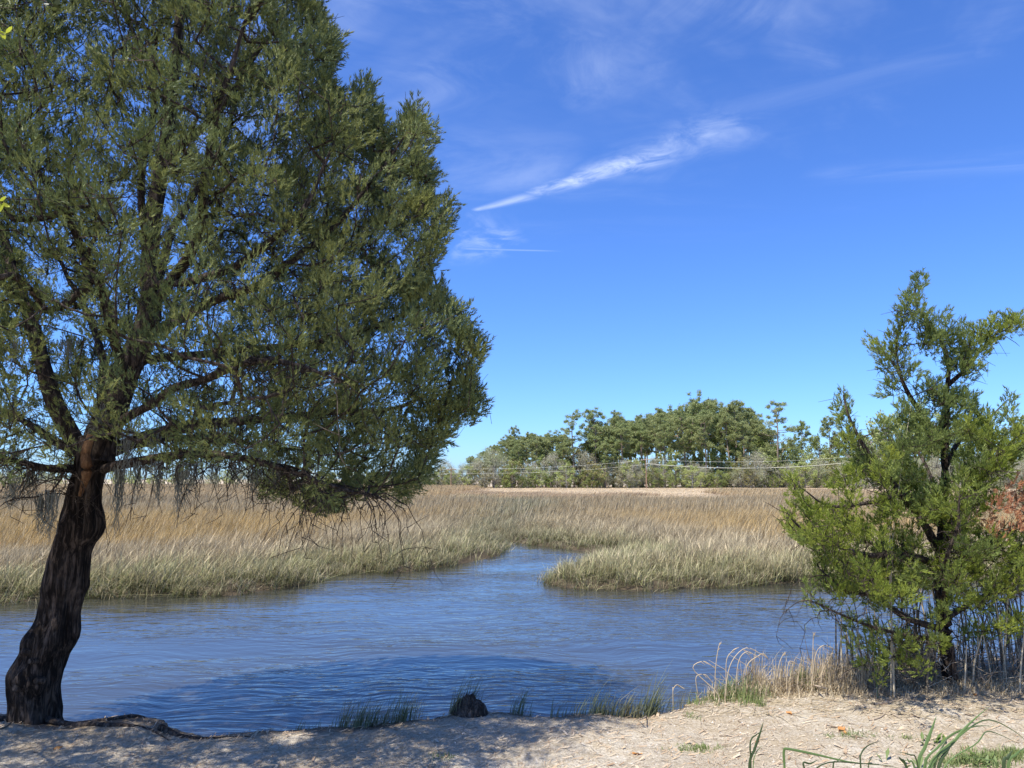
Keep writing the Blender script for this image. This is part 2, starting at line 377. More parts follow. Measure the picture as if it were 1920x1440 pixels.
def mat_marsh():
    m, N = newmat('marsh_grass_blades')
    ca = N.attr('ca', 'INSTANCER').outputs['Color']; cb = N.attr('cb', 'INSTANCER').outputs['Color']
    tt = N.attr('tv').outputs['Fac']; r = N.attr('rnd').outputs['Fac']
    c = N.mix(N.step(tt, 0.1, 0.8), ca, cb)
    rr = N.m('FRACT', N.m('MULTIPLY', r, 7.31)); c = N.mix(N.m('MULTIPLY', N.step(rr, 0.62, 0.72), N.step(tt, 0.05, 0.5, 0.25, 0.85)), c, (0.56, 0.47, 0.31))
    c = N.mix(1.0, c, N.mix(r, (0.30, 0.29, 0.28), (1.55, 1.52, 1.45)), 'MULTIPLY')
    return finish(m, N, leafmix(N, c, 0.28, 0.65, 0.25))
M_marsh = mat_marsh()
def tuft_collection(name, specs, mat):
    col = bpy.data.collections.new(name)
    for i, kw in enumerate(specs):
        V, F, rnd, tv = blades(seed=100 + i, **kw)
        o = bpy.data.objects.new('%s_tuft_%02d' % (name, i), mesh_np(name + '_tuft', V, F, mat, {'rnd': rnd, 'tv': tv})); col.objects.link(o)
    return col
def gn_scatter(name, pts, idx, rotz, scl, ca, cb, col, label, cat, tilt=None):
    n = len(pts); me = bpy.data.meshes.new(name); me.vertices.add(n); me.vertices.foreach_set('co', np.asarray(pts, np.float32).ravel())
    def A(nm, typ, data, key):
        a = me.attributes.new(nm, typ, 'POINT'); a.data.foreach_set(key, np.asarray(data).ravel())
    A('idx', 'INT', idx.astype(np.int32), 'value')
    rot = np.zeros((n, 3), np.float32); rot[:, 2] = rotz
    if tilt is not None: rot[:, :2] = tilt
    A('rot', 'FLOAT_VECTOR', rot, 'vector'); A('scl', 'FLOAT_VECTOR', scl.astype(np.float32), 'vector')
    one = np.ones((n, 1), np.float32)
    A('ca', 'FLOAT_COLOR', np.hstack([ca, one]).astype(np.float32), 'color'); A('cb', 'FLOAT_COLOR', np.hstack([cb, one]).astype(np.float32), 'color')
    o = obj(name, me); ng = bpy.data.node_groups.new(name, 'GeometryNodeTree')
    ng.interface.new_socket('Geometry', in_out='INPUT', socket_type='NodeSocketGeometry'); ng.interface.new_socket('Geometry', in_out='OUTPUT', socket_type='NodeSocketGeometry')
    gi = ng.nodes.new('NodeGroupInput'); go = ng.nodes.new('NodeGroupOutput'); ip = ng.nodes.new('GeometryNodeInstanceOnPoints')
    ci = ng.nodes.new('GeometryNodeCollectionInfo'); ci.inputs['Collection'].default_value = col; ci.inputs['Separate Children'].default_value = True; ci.inputs['Reset Children'].default_value = True
    def NA(nm, dt):
        x = ng.nodes.new('GeometryNodeInputNamedAttribute'); x.data_type = dt; x.inputs['Name'].default_value = nm; return x.outputs['Attribute']
    L = ng.links.new; L(gi.outputs[0], ip.inputs['Points']); L(ci.outputs[0], ip.inputs['Instance']); ip.inputs['Pick Instance'].default_value = True
    L(NA('idx', 'INT'), ip.inputs['Instance Index']); L(NA('rot', 'FLOAT_VECTOR'), ip.inputs['Rotation']); L(NA('scl', 'FLOAT_VECTOR'), ip.inputs['Scale'])
    L(ip.outputs[0], go.inputs[0])
    md = o.modifiers.new('scatter', 'NODES'); md.node_group = ng
    return tag(o, label, cat, None, 'stuff')
def build_marsh():
    specs = [dict(n=32, h=1.0, lean=0.18, width=0.017, spread=0.16, mess=0.6, straw=0.16),      # 0-2 shore, disorderly
             dict(n=32, h=1.0, lean=0.05, width=0.017, spread=0.17, mess=0.9, straw=0.26),
             dict(n=30, h=1.0, lean=0.22, width=0.017, spread=0.17, mess=0.75, straw=0.2),
             dict(n=50, h=1.0, lean=0.28, width=0.011, spread=0.18, mess=0.36, straw=0.03),                   # 3-5 wind-combed
             dict(n=50, h=1.0, lean=0.36, width=0.011, spread=0.18, mess=0.32, straw=0.02),
             dict(n=50, h=1.0, lean=0.18, width=0.012, spread=0.18, mess=0.48, straw=0.06),
             dict(n=60, h=1.0, lean=0.25, width=0.030, spread=0.55, mess=0.16),                   # 6-8 far
             dict(n=60, h=1.0, lean=0.30, width=0.030, spread=0.6, mess=0.14),
             dict(n=60, h=1.0, lean=0.2, width=0.032, spread=0.6, mess=0.2)]
    col = tuft_collection('marsh', specs, M_marsh)
    r = np.random.default_rng(11)
    def zone(y0, y1, dens, margin=6):
        n = int((y1 - y0) * (2 * (0.80 * y1 + margin)) * dens)
        y = r.uniform(y0, y1, n); x = r.uniform(-1, 1, n) * (0.80 * y1 + margin); k = np.abs(x) < 0.80 * y + margin
        return np.stack([x[k], y[k]], -1)
    Q = np.vstack([zone(11, 20, 22), zone(20, 34, 12), zone(34, 60, 3.2), zone(60, 215, 0.7)])
    w = in_poly(Q, wpoly); d = seg_dist(Q, shore); kk = ~w | (d < 0.22); Q = Q[kk]; d = np.where(w[kk], 0, d[kk]); y = Q[:, 1]
    d2 = d + 0.8 * vnoise(Q, 0.6, 31)
    # tall grass ends where the pale flats begin; a few low islands lie beyond
    lim = 55 + 7 * vnoise(Q * np.array([0.06, 0]), 1.0, 33) + np.where(Q[:, 0] < -1, 12, 0) + 60 * np.exp(-((Q[:, 0] - 33) / 7) ** 2) + np.where(Q[:, 0] < -9, 150, 0)
    isl = np.zeros(len(Q), bool)
    for px, Y, wx, wy in [(820, 150, 9, 4), (865, 112, 3.5, 4), (945, 98, 6, 6), (1000, 92, 5, 5), (1160, 96, 3.2, 4), (1040, 84, 7, 5), (1490, 130, 9, 5), (1640, 105, 9, 8), (1850, 105, 12, 10)]:
        cx = at_y(px, 900, Y)[0]; isl |= ((Q[:, 0] - cx) / wx) ** 2 + ((y - Y) / wy) ** 2 < 1
    tall = (y < lim) | isl
    short = ~tall & (r.random(len(Q)) < 0.55)
    keep = tall | short; Q, d, d2, y, tall, isl = Q[keep], d[keep], d2[keep], y[keep], tall[keep], isl[keep]
    n = len(Q); z = marsh_z(Q[:, 0], y) - 0.03
    h = np.interp(d2, [0, 0.6, 2.5, 6, 14], [0.34, 0.46, 0.66, 0.88, 1.0]) * (1 + 0.12 * vnoise(Q, 0.35, 35) + 0.10 * vnoise(Q, 1.6, 36)) * r.uniform(0.68, 1.15, n)
    h = np.where(tall, h, 0.22); h = np.where(isl & (y > 70), 0.6, h)
    idx = np.where(y > 34, 6, np.where(d2 < 3.4 + r.normal(0, 0.8, n), 0, 3)) + r.integers(0, 3, n)
    sx = np.where(y > 34, 1.0, r.uniform(0.85, 1.25, n)) * np.where(y > 60, 1.8, 1.0)
    scl = np.stack([np.where(y > 34, sx, np.maximum(sx, 0.9) ), np.where(y > 34, sx, sx), h], -1)
    # lean lives in the tuft, so keep it in proportion to the height
    scl[:, 0] = np.where(y > 34, scl[:, 0], h * 1.1 * r.uniform(0.9, 1.2, n))
    rotz = r.normal(-0.1, 0.35, n)
    def mixc(a, b, f): return np.array(a)[None] * (1 - f[:, None]) + np.array(b)[None] * f[:, None]
    n1 = vnoise(Q * np.array([0.7, 1.4]), 0.28, 41); n2 = vnoise(Q * np.array([0.5, 1.8]), 0.12, 42)
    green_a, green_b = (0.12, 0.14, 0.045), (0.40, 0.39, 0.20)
    mauve = (0.50, 0.42, 0.275); gold = (0.52, 0.365, 0.145); brown = (0.40, 0.30, 0.165); pale = (0.56, 0.455, 0.325)
    fz = np.clip((d2 - 0.9) / 1.6 + 0.35 * vnoise(Q, 1.7, 44), 0, 1)
    top = mixc(green_b, mauve, fz)
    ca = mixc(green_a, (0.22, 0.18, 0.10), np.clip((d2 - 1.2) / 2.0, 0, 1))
    fg = np.clip((d2 - 4.6) / 1.6 + 0.6 * n1, 0, 1) * np.clip(1.15 - np.maximum(0, y - 26) / 30 + 0.5 * n2, 0.12, 1)
    top = top * (1 - fg[:, None]) + np.array(gold) * fg[:, None]
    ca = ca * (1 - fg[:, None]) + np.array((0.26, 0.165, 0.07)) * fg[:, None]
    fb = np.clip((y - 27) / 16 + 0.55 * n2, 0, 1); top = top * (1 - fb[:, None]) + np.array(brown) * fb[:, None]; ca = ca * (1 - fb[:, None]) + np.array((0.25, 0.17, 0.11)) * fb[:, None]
    # green hollow where the side channel winds back
    ch = np.exp(-seg_dist(Q, np.array([at_z(945, 1022)[:2], at_z(930, 990)[:2], at_z(985, 965)[:2], at_z(900, 950)[:2]])) / 1.3)
    ch = np.clip(ch * 1.2, 0, 0.85)
    top = top * (1 - ch[:, None]) + np.array((0.27, 0.28, 0.17)) * ch[:, None]
    pl = ~tall; top[pl] = mixc(pale, (0.62, 0.52, 0.38), np.clip(0.5 + n2[pl], 0, 1)); ca[pl] = top[pl] * 0.8
    far = isl & (y > 70); top[far] = (0.34, 0.25, 0.17); ca[far] = (0.24, 0.18, 0.11)
    jit = r.uniform(0.72, 1.2, (n, 1)) * (1 + 0.12 * vnoise(Q, 1.1, 46))[:, None]; top *= jit; ca *= jit
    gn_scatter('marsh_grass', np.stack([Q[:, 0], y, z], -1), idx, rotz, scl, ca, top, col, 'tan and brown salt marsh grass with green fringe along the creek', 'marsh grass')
    print('marsh tufts', n)
build_marsh()

# ------------------------------------------------------------------ tree machinery
def skeleton_grow(limbs, targets, r, up=0.35, step=0.12, rtwig=0.0035, power=2.3, bend=0.35):
    """limbs: list of (path(n,3), r0, r1). targets attach greedily to the nearest node. Returns branches [(limb, pts, radii)], tip dirs."""
    pos, par, lid, typ = [], [], [], []
    lims = []
    for li, (P, r0, r1) in enumerate(limbs):
        ids = []
        for k, p in enumerate(P):
            pos.append(p); par.append(ids[-1] if ids else -1); lid.append(li); ids.append(len(pos) - 1)
        lims.append(ids)
    pos = list(pos); nfix = len(pos)
    PA = np.zeros((nfix + len(targets) * 9, 3)); PA[:nfix] = np.array(pos); cnt = nfix
    par = list(par)
    d0 = np.array([np.min(np.sum((PA[:nfix] - t_) ** 2, 1)) for t_ in targets]); order = np.argsort(d0)
    paths = {}; tips = {}
    for ti in order:
        T = targets[ti]; D = PA[:cnt] - T; dist = np.sqrt(np.sum(D * D, 1))
        pen = dist * (1 + 0.35 * np.clip(D[:, 2] / (dist + 1e-6), -0.3, 1))
        pen[dist < 0.05] += 0.2
        a = int(np.argmin(pen)); A = PA[a].copy(); L = dist[a]
        pa = par[a]; dirp = norm(A - PA[pa]) if pa >= 0 else np.array([0, 0, 1.0])
        dd = norm(T - A); s0 = norm(dd + bend * dirp + r.normal(0, 0.15, 3)); e0 = norm(dd + np.array([0, 0, up]) + r.normal(0, 0.12, 3))
        n = max(2, min(8, int(L / step) + 1)); ts = np.linspace(0, 1, n + 1)[:, None]
        B1 = A + s0 * L * 0.35; B2 = T - e0 * L * 0.3
        Pth = (1 - ts) ** 3 * A + 3 * (1 - ts) ** 2 * ts * B1 + 3 * (1 - ts) * ts ** 2 * B2 + ts ** 3 * T
        Pth[1:-1] += r.normal(0, 0.012 * min(1, L), (len(Pth) - 2, 3))
        ids = [a]; prev = a
        for p in Pth[1:]:
            PA[cnt] = p; par.append(prev); lid.append(lid[a]); prev = cnt; ids.append(cnt); cnt += 1
        paths[ti] = ids; tips[ti] = norm(Pth[-1] - Pth[-2])
    load = np.zeros(cnt)
    for ti in paths: load[paths[ti][-1]] += 1
    for i in range(cnt - 1, -1, -1):
        if par[i] >= 0 and par[i] < i: load[par[i]] += load[i]
    # only the nodes of greedy paths use the pipe model
    rad = rtwig * np.maximum(load, 1) ** (1 / power)
    out = []
    for ti, ids in paths.items():
        rr = rad[ids].copy(); rr[0] = min(rr[0], rr[1] * 1.25); out.append((lid[ids[-1]], PA[ids], rr))
    return out, tips, [lid[paths[ti][-1]] if ti in paths else 0 for ti in range(len(targets))]

def sprig_template(n, L, w, seed, ang=0.55):
    """one cedar branchlet along +Z: n slim leaf shoots, two crossed sets"""
    r = np.random.default_rng(seed); V = []; A = []
    for i in range(n):
        t0 = r.uniform(0.0, 0.75); az = r.uniform(0, 6.283); a = ang * r.uniform(0.5, 1.3); l = L * r.uniform(0.35, 0.6) * (1.1 - 0.5 * t0)
        b = np.array([0, 0, t0 * L]); d = np.array([math.sin(a) * math.cos(az), math.sin(a) * math.sin(az), math.cos(a)])
        side = norm(np.cross(d, r.normal(size=3)))
        V += [b - side * w * 0.5 + d * l * 0.15, b + side * w * 0.5 + d * l * 0.15, b + d * l]
        A += [r.random()] * 3
    return np.array(V), np.array(A)
def rot_from_z(D, roll):
    """rotation matrices taking +Z to D (n,3)"""
    D = norm(D); ref = np.where(np.abs(D[:, 2:3]) < 0.95, np.array([[0, 0, 1.0]]), np.array([[1.0, 0, 0]]))
    U = norm(np.cross(ref, D)); Vv = np.cross(D, U)
    c, s = np.cos(roll)[:, None], np.sin(roll)[:, None]
    X = U * c + Vv * s; Y = -U * s + Vv * c
    return np.stack([X, Y, D], -1)
def instance_mesh(templates, pos, D, scale, r, tint=None):
    Vs, As = [], []; k = r.integers(0, len(templates), len(pos)); roll = r.uniform(0, 6.283, len(pos))
    M = rot_from_z(D, roll)
    for ti, (TV, TA) in enumerate(templates):
        s = k == ti
        if not s.any(): continue
        P = np.einsum('nij,vj->nvi', M[s] * scale[s][:, None, None], TV) + pos[s][:, None, :]
        a = np.clip(0.45 * TA[None] + 0.55 * (r.random(s.sum()) if tint is None else tint[s])[:, None], 0, 1)
        Vs.append(P.reshape(-1, 3)); As.append(a.reshape(-1))
    V = np.concatenate(Vs); F = np.arange(len(V)).reshape(-1, 3)
    return V, F, np.concatenate(As)
def plumes(targets, dirs, r, m, length, radius, tilt=0.55):
    """sprig positions, directions around every plume tip; m sprigs each"""
    n = len(targets); T = np.repeat(targets, m, 0); D = np.repeat(dirs, m, 0); k = n * m
    s = r.uniform(-0.75, 0.45, k) * length; rr = radius * np.sqrt(r.random(k)) * (1.05 - 0.7 * np.clip(s / length, -0.2, 1))
    az = r.uniform(0, 6.283, k); M = rot_from_z(D, az); X = M[:, :, 0]
    pos = T + D * s[:, None] + X * rr[:, None]
    dr = norm(D * 0.8 + X * tilt + np.array([0, 0, 0.38]) + r.normal(0, 0.22, (k, 3)))
    return pos, dr
def build_tree_parts(root, rootloc, limbs, targets, dirs_bias, r, foliage_mat, limb_mat, m, plen, prad, sscale, tmpl, up=0.35, rtwig=0.0035, dead=None, twigs=0, k_side=5, droop={}):
    br, tips, tl = skeleton_grow(limbs, targets, r, up=up, rtwig=rtwig)
    dirs = norm(np.array([tips[i] for i in range(len(targets))]) * 0.7 + dirs_bias); tl = np.array(tl)
    base = np.array(rootloc)
    # bare side twigs along the branches
    for li, (P, r0, r1) in enumerate(limbs):
        g = Geo(); rad = np.linspace(r0, r1, len(P)) * (1 + 0.10 * np.array([vnoise(P[i], 9, 5) for i in range(len(P))]))
        g.tube(P - base, rad, 8)
        own = [b for b in br if b[0] == li]
        for _, pts, rr in own:
            g.tube(pts - base, rr, 3 if rr[0] < 0.008 else k_side)
        for _ in range(int(twigs * (len(own) + 2))):
            if own and r.random() < 0.8: pts = own[r.integers(len(own))][1]; pts = pts[:max(1, len(pts) - 2)]
            else: pts = P[:-7]
            a = pts[r.integers(len(pts))]; d = norm(r.normal(0, 1, 3) + np.array([0, 0, -0.1])); L = r.uniform(0.05, 0.21)
            mid = a + d * L * 0.5 + r.normal(0, 0.03, 3); e = a + d * L + np.array([0, 0, r.uniform(-0.1, 0.06)])
            g.tube(np.array([a, mid, e]) - base, np.array([0.0035, 0.0026, 0.0012]), 3)
            if r.random() < 0.6:
                e2 = mid + norm(d + r.normal(0, 0.6, 3)) * L * 0.4; g.tube(np.array([mid, e2]) - base, np.array([0.0024, 0.001]), 3)
        for _ in range(droop.get(li, 0)):
            a = P[r.integers(len(P) // 6, len(P))]; az = r.uniform(0, 6.28); L = r.uniform(0.18, 0.55); h = np.array([math.cos(az), math.sin(az), 0])
            Q = smooth_path([a, a + h * L * 0.4 + [0, 0, -L * 0.05], a + h * L * 0.75 + [0, 0, -L * 0.32], a + h * L * 0.9 + [0, 0, -L * 0.8]], 9)
            Q[1:] += r.normal(0, 0.008, (8, 3)); g.tube(Q - base, np.linspace(0.005, 0.0016, 9), 3)
            for _k in range(6):
                q = Q[r.integers(2, 9)]; e = q + norm(r.normal(0, 1, 3) + [0, 0, -0.7]) * r.uniform(0.05, 0.18); mq = (q + e) / 2 + r.normal(0, 0.01, 3); g.tube(np.array([q, mq, e]) - base, np.array([0.0026, 0.002, 0.001]), 3)
        lo = obj('limb', g.mesh('limb', limb_mat), root)
        sel = (tl == li)
        groups = [(sel if dead is None else sel & ~dead, foliage_mat, 'foliage')]
        if dead is not None: groups.append((sel & dead, M_dead, 'dead_foliage'))
        for s, mt, nm in groups:
            if not s.any(): continue
            pos, dr = plumes(targets[s], dirs[s], r, m if nm == 'foliage' else m // 2, plen, prad)
            tint = np.clip(0.5 + 0.42 * vnoise(pos, 1.6, 77) + np.repeat(r.normal(0, 0.22, int(s.sum())), len(pos) // int(s.sum())) + r.normal(0, 0.1, len(pos)), 0, 1)
            V, F, A = instance_mesh(tmpl, pos - base, dr, sscale * np.clip(np.linalg.norm(pos - [0, 0, CAM_H], axis=1) / 6.0, 0.68, 1.0) * r.uniform(0.6, 1.25, len(pos)) * np.repeat(r.uniform(0.75, 1.2, int(s.sum())), len(pos) // int(s.sum())), r, tint)
            f = obj(nm, mesh_np(nm, V, F, mt, {'rnd': A}), lo)
            if nm == 'dead_foliage': tag(f, 'dry rusty orange dead cedar foliage')

# ------------------------------------------------------------------ big cedar at the left
def big_cedar():
    r = np.random.default_rng(3)
    YT = 5.45; foot = at_z(68, 1345, BZ); foot[2] = BZ
    root = empty('cedar_tree', foot, label='tall old cedar with leaning gnarled dark trunk on the left bank', cat='tree')
    # trunk: left/right outline in the photo
    prof = [(1372, 8, 128), (1348, 14, 118), (1325, 17, 116), (1290, 15, 117), (1262, 20, 124), (1235, 30, 132), (1205, 48, 146), (1190, 56, 150), (1160, 70, 150), (1120, 78, 157), (1095, 78, 166), (1060, 86, 168),
            (1030, 95, 172), (1000, 104, 191), (975, 110, 194), (950, 118, 190), (915, 127, 190), (880, 134, 198), (850, 140, 212), (820, 148, 225)]
    rings = []; 
    for py, xl, xr in prof:
        a, b = at_y(xl, py, YT), at_y(xr, py, YT); rings.append(((a + b) / 2, (b[0] - a[0]) / 2))
    cs = smooth_path(np.array([np.append(c, w) for c, w in rings]), 150)
    K = 96; an = np.arange(K) * 2 * np.pi / K; V = []
    for i, c in enumerate(cs):
        z = c[2]; rad = c[3] * 0.83
        fl = 1 + 0.075 * np.sin(an * 5 + 1.5 * math.sin(z * 2.2)) + 0.05 * np.sin(an * 9 + z * 3.1 + 1) 
        P = np.stack([np.cos(an), np.sin(an), np.full(K, z)], -1)
        fl += 0.13 * vnoise(P * np.array([1, 1, 1.8]), 2.6, 8) + 0.05 * vnoise(P * np.array([1, 1, 0.22]), 13, 9) + 0.03 * vnoise(P * np.array([1, 1, 0.5]), 31, 10)
        ex = 1.0
        V.append(np.stack([c[0] + rad * fl * np.cos(an), c[1] + rad * fl * np.sin(an) * 1.05, np.full(K, z)], -1))
    V = np.array(V)
    # burls and knots: (px,py,size m,push)
    for px, py, sz, push in [(50, 1208, 0.08, 0.07), (28, 1275, 0.08, 0.055), (150, 1196, 0.09, 0.075), (196, 985, 0.10, 0.085), (176, 1035, 0.05, -0.03), (170, 1100, 0.09, 0.035), (198, 905, 0.1, -0.03), (60, 1180, 0.06, 0.03), (130, 960, 0.1, -0.025), (60, 1285, 0.06, 0.05), (95, 1275, 0.05, 0.05), (108, 1040, 0.05, -0.04),
                             (92, 1150, 0.035, -0.03), (85, 1300, 0.07, 0.05), (130, 1090, 0.06, -0.03)]:
        c = at_y(px, py, YT - 0.19); d = np.linalg.norm((V - c) * np.array([1, 0.8, 1]), axis=-1); ctr = cs[:, None, :3]
        V = V + norm((V - ctr) * np.array([1, 1, 0])) * (push * np.exp(-(d / sz) ** 2))[..., None]
    n = len(cs); i = np.arange(n - 1)[:, None] * K; j = np.arange(K)[None]; j2 = (j + 1) % K
    F = np.stack([i + j, i + j2, i + K + j2, i + K + j], -1).reshape(-1, 4)
    tr = obj('trunk', mesh_np('trunk', V.reshape(-1, 3) - foot, F, M_bark, None, True), root)
    # stripped reddish streak, cut branch stubs on the lower trunk
    g = Geo(); pts = [at_y(x, y, YT - 0.215 + dy) for x, y, dy in [(150, 930, 0.03), (158, 905, 0.0), (163, 880, -0.01), (160, 850, 0.0), (172, 815, 0.02)]]
    g.tube(smooth_path(pts, 14) - foot, np.concatenate([np.linspace(0.012, 0.035, 7), np.linspace(0.035, 0.028, 7)]), 8); tag(obj('stripped_root', g.mesh('stripped_streak', M_barkred), tr), 'reddish stripped wood winding down the upper trunk').name = 'bare_wood_streak'
    for x, y, s in [(42, 1290, 0.020), (82, 1276, 0.020), (58, 1222, 0.020), (70, 1240, 0.016)]:
        g = Geo(); a = at_y(x, y, YT - 0.17); b = a + np.array([-0.3, -1, 0.25]) * 0.06
        g.tube(np.array([a, a * .4 + b * .6, b, b + (b - a) * 0.01]) - foot, np.array([s * 1.3, s * 1.05, s, 0.001]), 9); obj('branch_stub', g.mesh('branch_stub', M_limb), tr)
    # surface roots
    for pts in [[(60, 1340), (20, 1341), (-60, 1346), (-150, 1352)], [(80, 1345), (120, 1354), (200, 1356), (265, 1350), (330, 1360)], [(90, 1350), (150, 1362), (235, 1366), (280, 1370), (318, 1384)],
                [(40, 1347), (0, 1352), (-40, 1368)], [(300, 1368), (345, 1376), (400, 1378), (470, 1380)]]:
        P = []
        for k, (x, y) in enumerate(pts):
            q = at_z(x, y, BZ); q[2] = bank_z(np.array([q[0]]), np.array([q[1]]))[0] + (0.02 if k == 0 else 0.0); P.append(q)
        P = smooth_path(P, 26); P[:, 2] += 0.006 * vnoise(P, 6, 3)
        g = Geo(); g.tube(P - foot, np.linspace(0.024, 0.005, 26), 7); obj('root', g.mesh('root', M_limb), root)
    # limbs (pixel, pixel, depth), start radius, end radius
    L = [([(180, 870, 5.45), (200, 790, 5.5), (235, 700, 5.5), (268, 640, 5.5), (284, 560, 5.5), (278, 470, 5.55), (300, 300, 5.6), (335, 120, 5.6), (345, -60, 5.6), (350, -260, 5.6)], 0.135, 0.02),
         ([(195, 850, 5.5), (300, 805, 5.7), (450, 790, 5.8), (600, 778, 5.9), (740, 765, 5.9), (850, 715, 5.8)], 0.075, 0.008),
         ([(195, 880, 5.4), (270, 862, 5.1), (400, 850, 4.9), (520, 872, 4.8), (620, 905, 4.7), (700, 930, 4.7)], 0.055, 0.006),
         ([(268, 640, 5.5), (380, 575, 5.4), (500, 520, 5.2), (620, 430, 5.1), (700, 340, 5.1), (775, 240, 5.1)], 0.065, 0.007),
         ([(284, 580, 5.5), (370, 450, 4.9), (385, 330, 4.4), (410, 215, 4.2), (440, 110, 4.1), (470, 20, 4.1)], 0.06, 0.01),
         ([(160, 850, 5.45), (112, 750, 5.4), (72, 640, 5.4), (38, 540, 5.4), (5, 440, 5.5), (-70, 300, 5.5), (-120, 100, 5.6)], 0.095, 0.015),
         ([(140, 880, 5.4), (90, 878, 5.2), (20, 862, 5.0), (-80, 850, 4.9), (-170, 820, 4.9)], 0.045, 0.008),
         ([(120, 885, 5.3), (112, 905, 5.1), (95, 925, 5.0), (70, 935, 5.0)], 0.012, 0.004),
         ([(150, 850, 5.4), (80, 805, 5.6), (0, 770, 5.8), (-100, 700, 6.0)], 0.055, 0.008),
         ([(245, 680, 5.5), (400, 662, 5.8), (600, 640, 6.1), (740, 600, 6.2), (830, 560, 6.2), (870, 600, 6.1)], 0.05, 0.006),
         ([(232, 705, 5.5), (200, 560, 4.7), (140, 430, 4.1), (70, 330, 3.9), (20, 250, 3.9)], 0.055, 0.008),
         ([(284, 560, 5.5), (330, 420, 6.2), (400, 300, 6.9), (440, 200, 7.2), (480, 80, 7.2)], 0.055, 0.008),
         ([(200, 790, 5.5), (180, 640, 6.3), (120, 500, 7.0), (60, 420, 7.4)], 0.06, 0.008),
         ([(300, 300, 5.6), (400, 220, 5.4), (480, 100, 5.3), (540, 0, 5.3), (570, -80, 5.3)], 0.045, 0.007),
         ([(284, 540, 5.5), (430, 500, 4.7), (540, 420, 4.4), (600, 330, 4.4), (640, 200, 4.5)], 0.045, 0.006),
         ([(270, 470, 5.55), (262, 330, 5.3), (285, 160, 5.0), (240, 40, 5.0), (215, -60, 5.0)], 0.045, 0.006),
         ([(210, 800, 5.5), (330, 730, 4.7), (450, 690, 4.2), (560, 690, 4.0), (640, 720, 4.0)], 0.05, 0.006),
         ([(210, 830, 5.5), (360, 820, 6.6), (520, 840, 7.4), (640, 850, 7.6)], 0.05, 0.006)]
    limbs = []
    for pts, r0, r1 in L:
        P = smooth_path([at_y(*p) for p in pts], 34); P[1:] += 0.025 * np.stack([vnoise(P[1:], 2.6, 1), vnoise(P[1:], 2.6, 2), vnoise(P[1:], 2.6, 3)], -1); limbs.append((P, r0 * 0.72 if len(limbs) else r0, r1 * 0.8))
    # crown outline (traced) used to limit a round 3-D crown
    sil = np.array([(-900, -900), (480, -900), (560, -60), (600, 0), (634, 60), (630, 100), (614, 132), (642, 163), (657, 151), (700, 135), (692, 187), (718, 193), (721, 237), (735, 246), (750, 185), (788, 185), (788, 237),
                    (814, 209), (823, 257), (791, 290), (820, 295), (820, 310), (808, 342), (800, 371), (843, 345), (852, 392), (826, 438), (820, 488), (785, 520), (834, 523), (834, 554), (859, 554), (876, 572), (876, 621), (896, 601), (906, 633), (896, 667),
                    (883, 703), (906, 740), (883, 789), (844, 780), (847, 826), (819, 853), (813, 887), (779, 927), (755, 930), (715, 917), (660, 942), (623, 957), (593, 954), (541, 917), (510, 933), (450, 930), (400, 905), (330, 905), (200, 840), (140, 850), (40, 900), (-60, 930), (-900, 930)], float)
    n = 110000; Xc, Yc = at_y(250, 600, 5.5)[0], 5.55
    z = r.uniform(1.75, 8.0, n); R0 = np.interp(z, [1.7, 2.1, 2.6, 3.2, 4.2, 5.2, 6.2, 7.2, 8.0], [1.4, 2.2, 2.6, 2.75, 2.75, 2.45, 1.9, 1.2, 0.3])
    rho = R0 * (0.42 + 0.58 * r.random(n) ** 0.60); az = r.uniform(0, 6.283, n)
    T = np.stack([Xc + rho * np.cos(az), Yc + rho * np.sin(az), z], -1)
    px = project(T); ok = in_poly(px + np.array([12, 0]), sil) & ~((px[:, 1] > 865) & (r.random(n) < 0.6)) & in_poly(px + np.array([0, 28]), sil) & in_poly(px + np.array([38, -12]), sil) & in_poly(px + np.array([4, -36]), sil)
    big = 0.6 * vnoise(T, 0.95, 51) + 0.7 * vnoise(T, 2.0, 52); ok &= big > -0.50
    ok &= (r.random(n) < np.clip(0.95 - 0.35 * np.clip((px[:, 1] - 600) / 200, 0, 1), 0, 1))
    for gx, gy, gr in [(115, 535, 26), (205, 605, 24), (60, 735, 34), (265, 195, 26), (235, 70, 20), (30, 700, 26), (430, 655, 14), (300, 400, 16), (75, 505, 14), (540, 830, 18), (300, 880, 26),
                       (660, 850, 20), (750, 480, 26), (105, 905, 30), (170, 930, 60), (500, 640, 26), (25, 180, 12), (360, 90, 18), (450, 860, 26), (400, 700, 24), (720, 450, 22)]:
        ok &= ~((np.hypot((px[:, 0] - gx), (px[:, 1] - gy) * 1.2) < gr) & (r.random(n) < 0.93))
    T = T[ok]
    # poisson-like thinning
    keep = []; cell = {}
    md = 0.125
    for i_, p in enumerate(T):
        key = tuple((p / md).astype(int)); bad = False
        for a in (-1, 0, 1):
            for b in (-1, 0, 1):
                for c_ in (-1, 0, 1):
                    for q in cell.get((key[0] + a, key[1] + b, key[2] + c_), ()):
                        if np.sum((q - p) ** 2) < md * md: bad = True
        if not bad: cell.setdefault(key, []).append(p); keep.append(i_)
        if len(keep) >= 4500: break
    T = T[keep]
    # outline plumes right on the traced right-hand silhouette
    edge_t = []
    for a, b in zip(sil[2:51], sil[3:52]):
        m_ = max(1, int(np.hypot(*(b - a)) / 5.5))
        for k in range(m_):
            q = a + (b - a) * (k + r.random()) / m_; q = q + r.normal(0, 4, 2) + np.array([-16, 20 if q[1] < 760 else -14])
            if in_poly(q[None], sil)[0] and in_poly(q[None] + np.array([0, -22 if q[1] < 760 else 0]), sil)[0]: edge_t.append(at_y(q[0], q[1], 5.5 + r.normal(0, 0.4)))
    T = np.vstack([T, np.array(edge_t)])
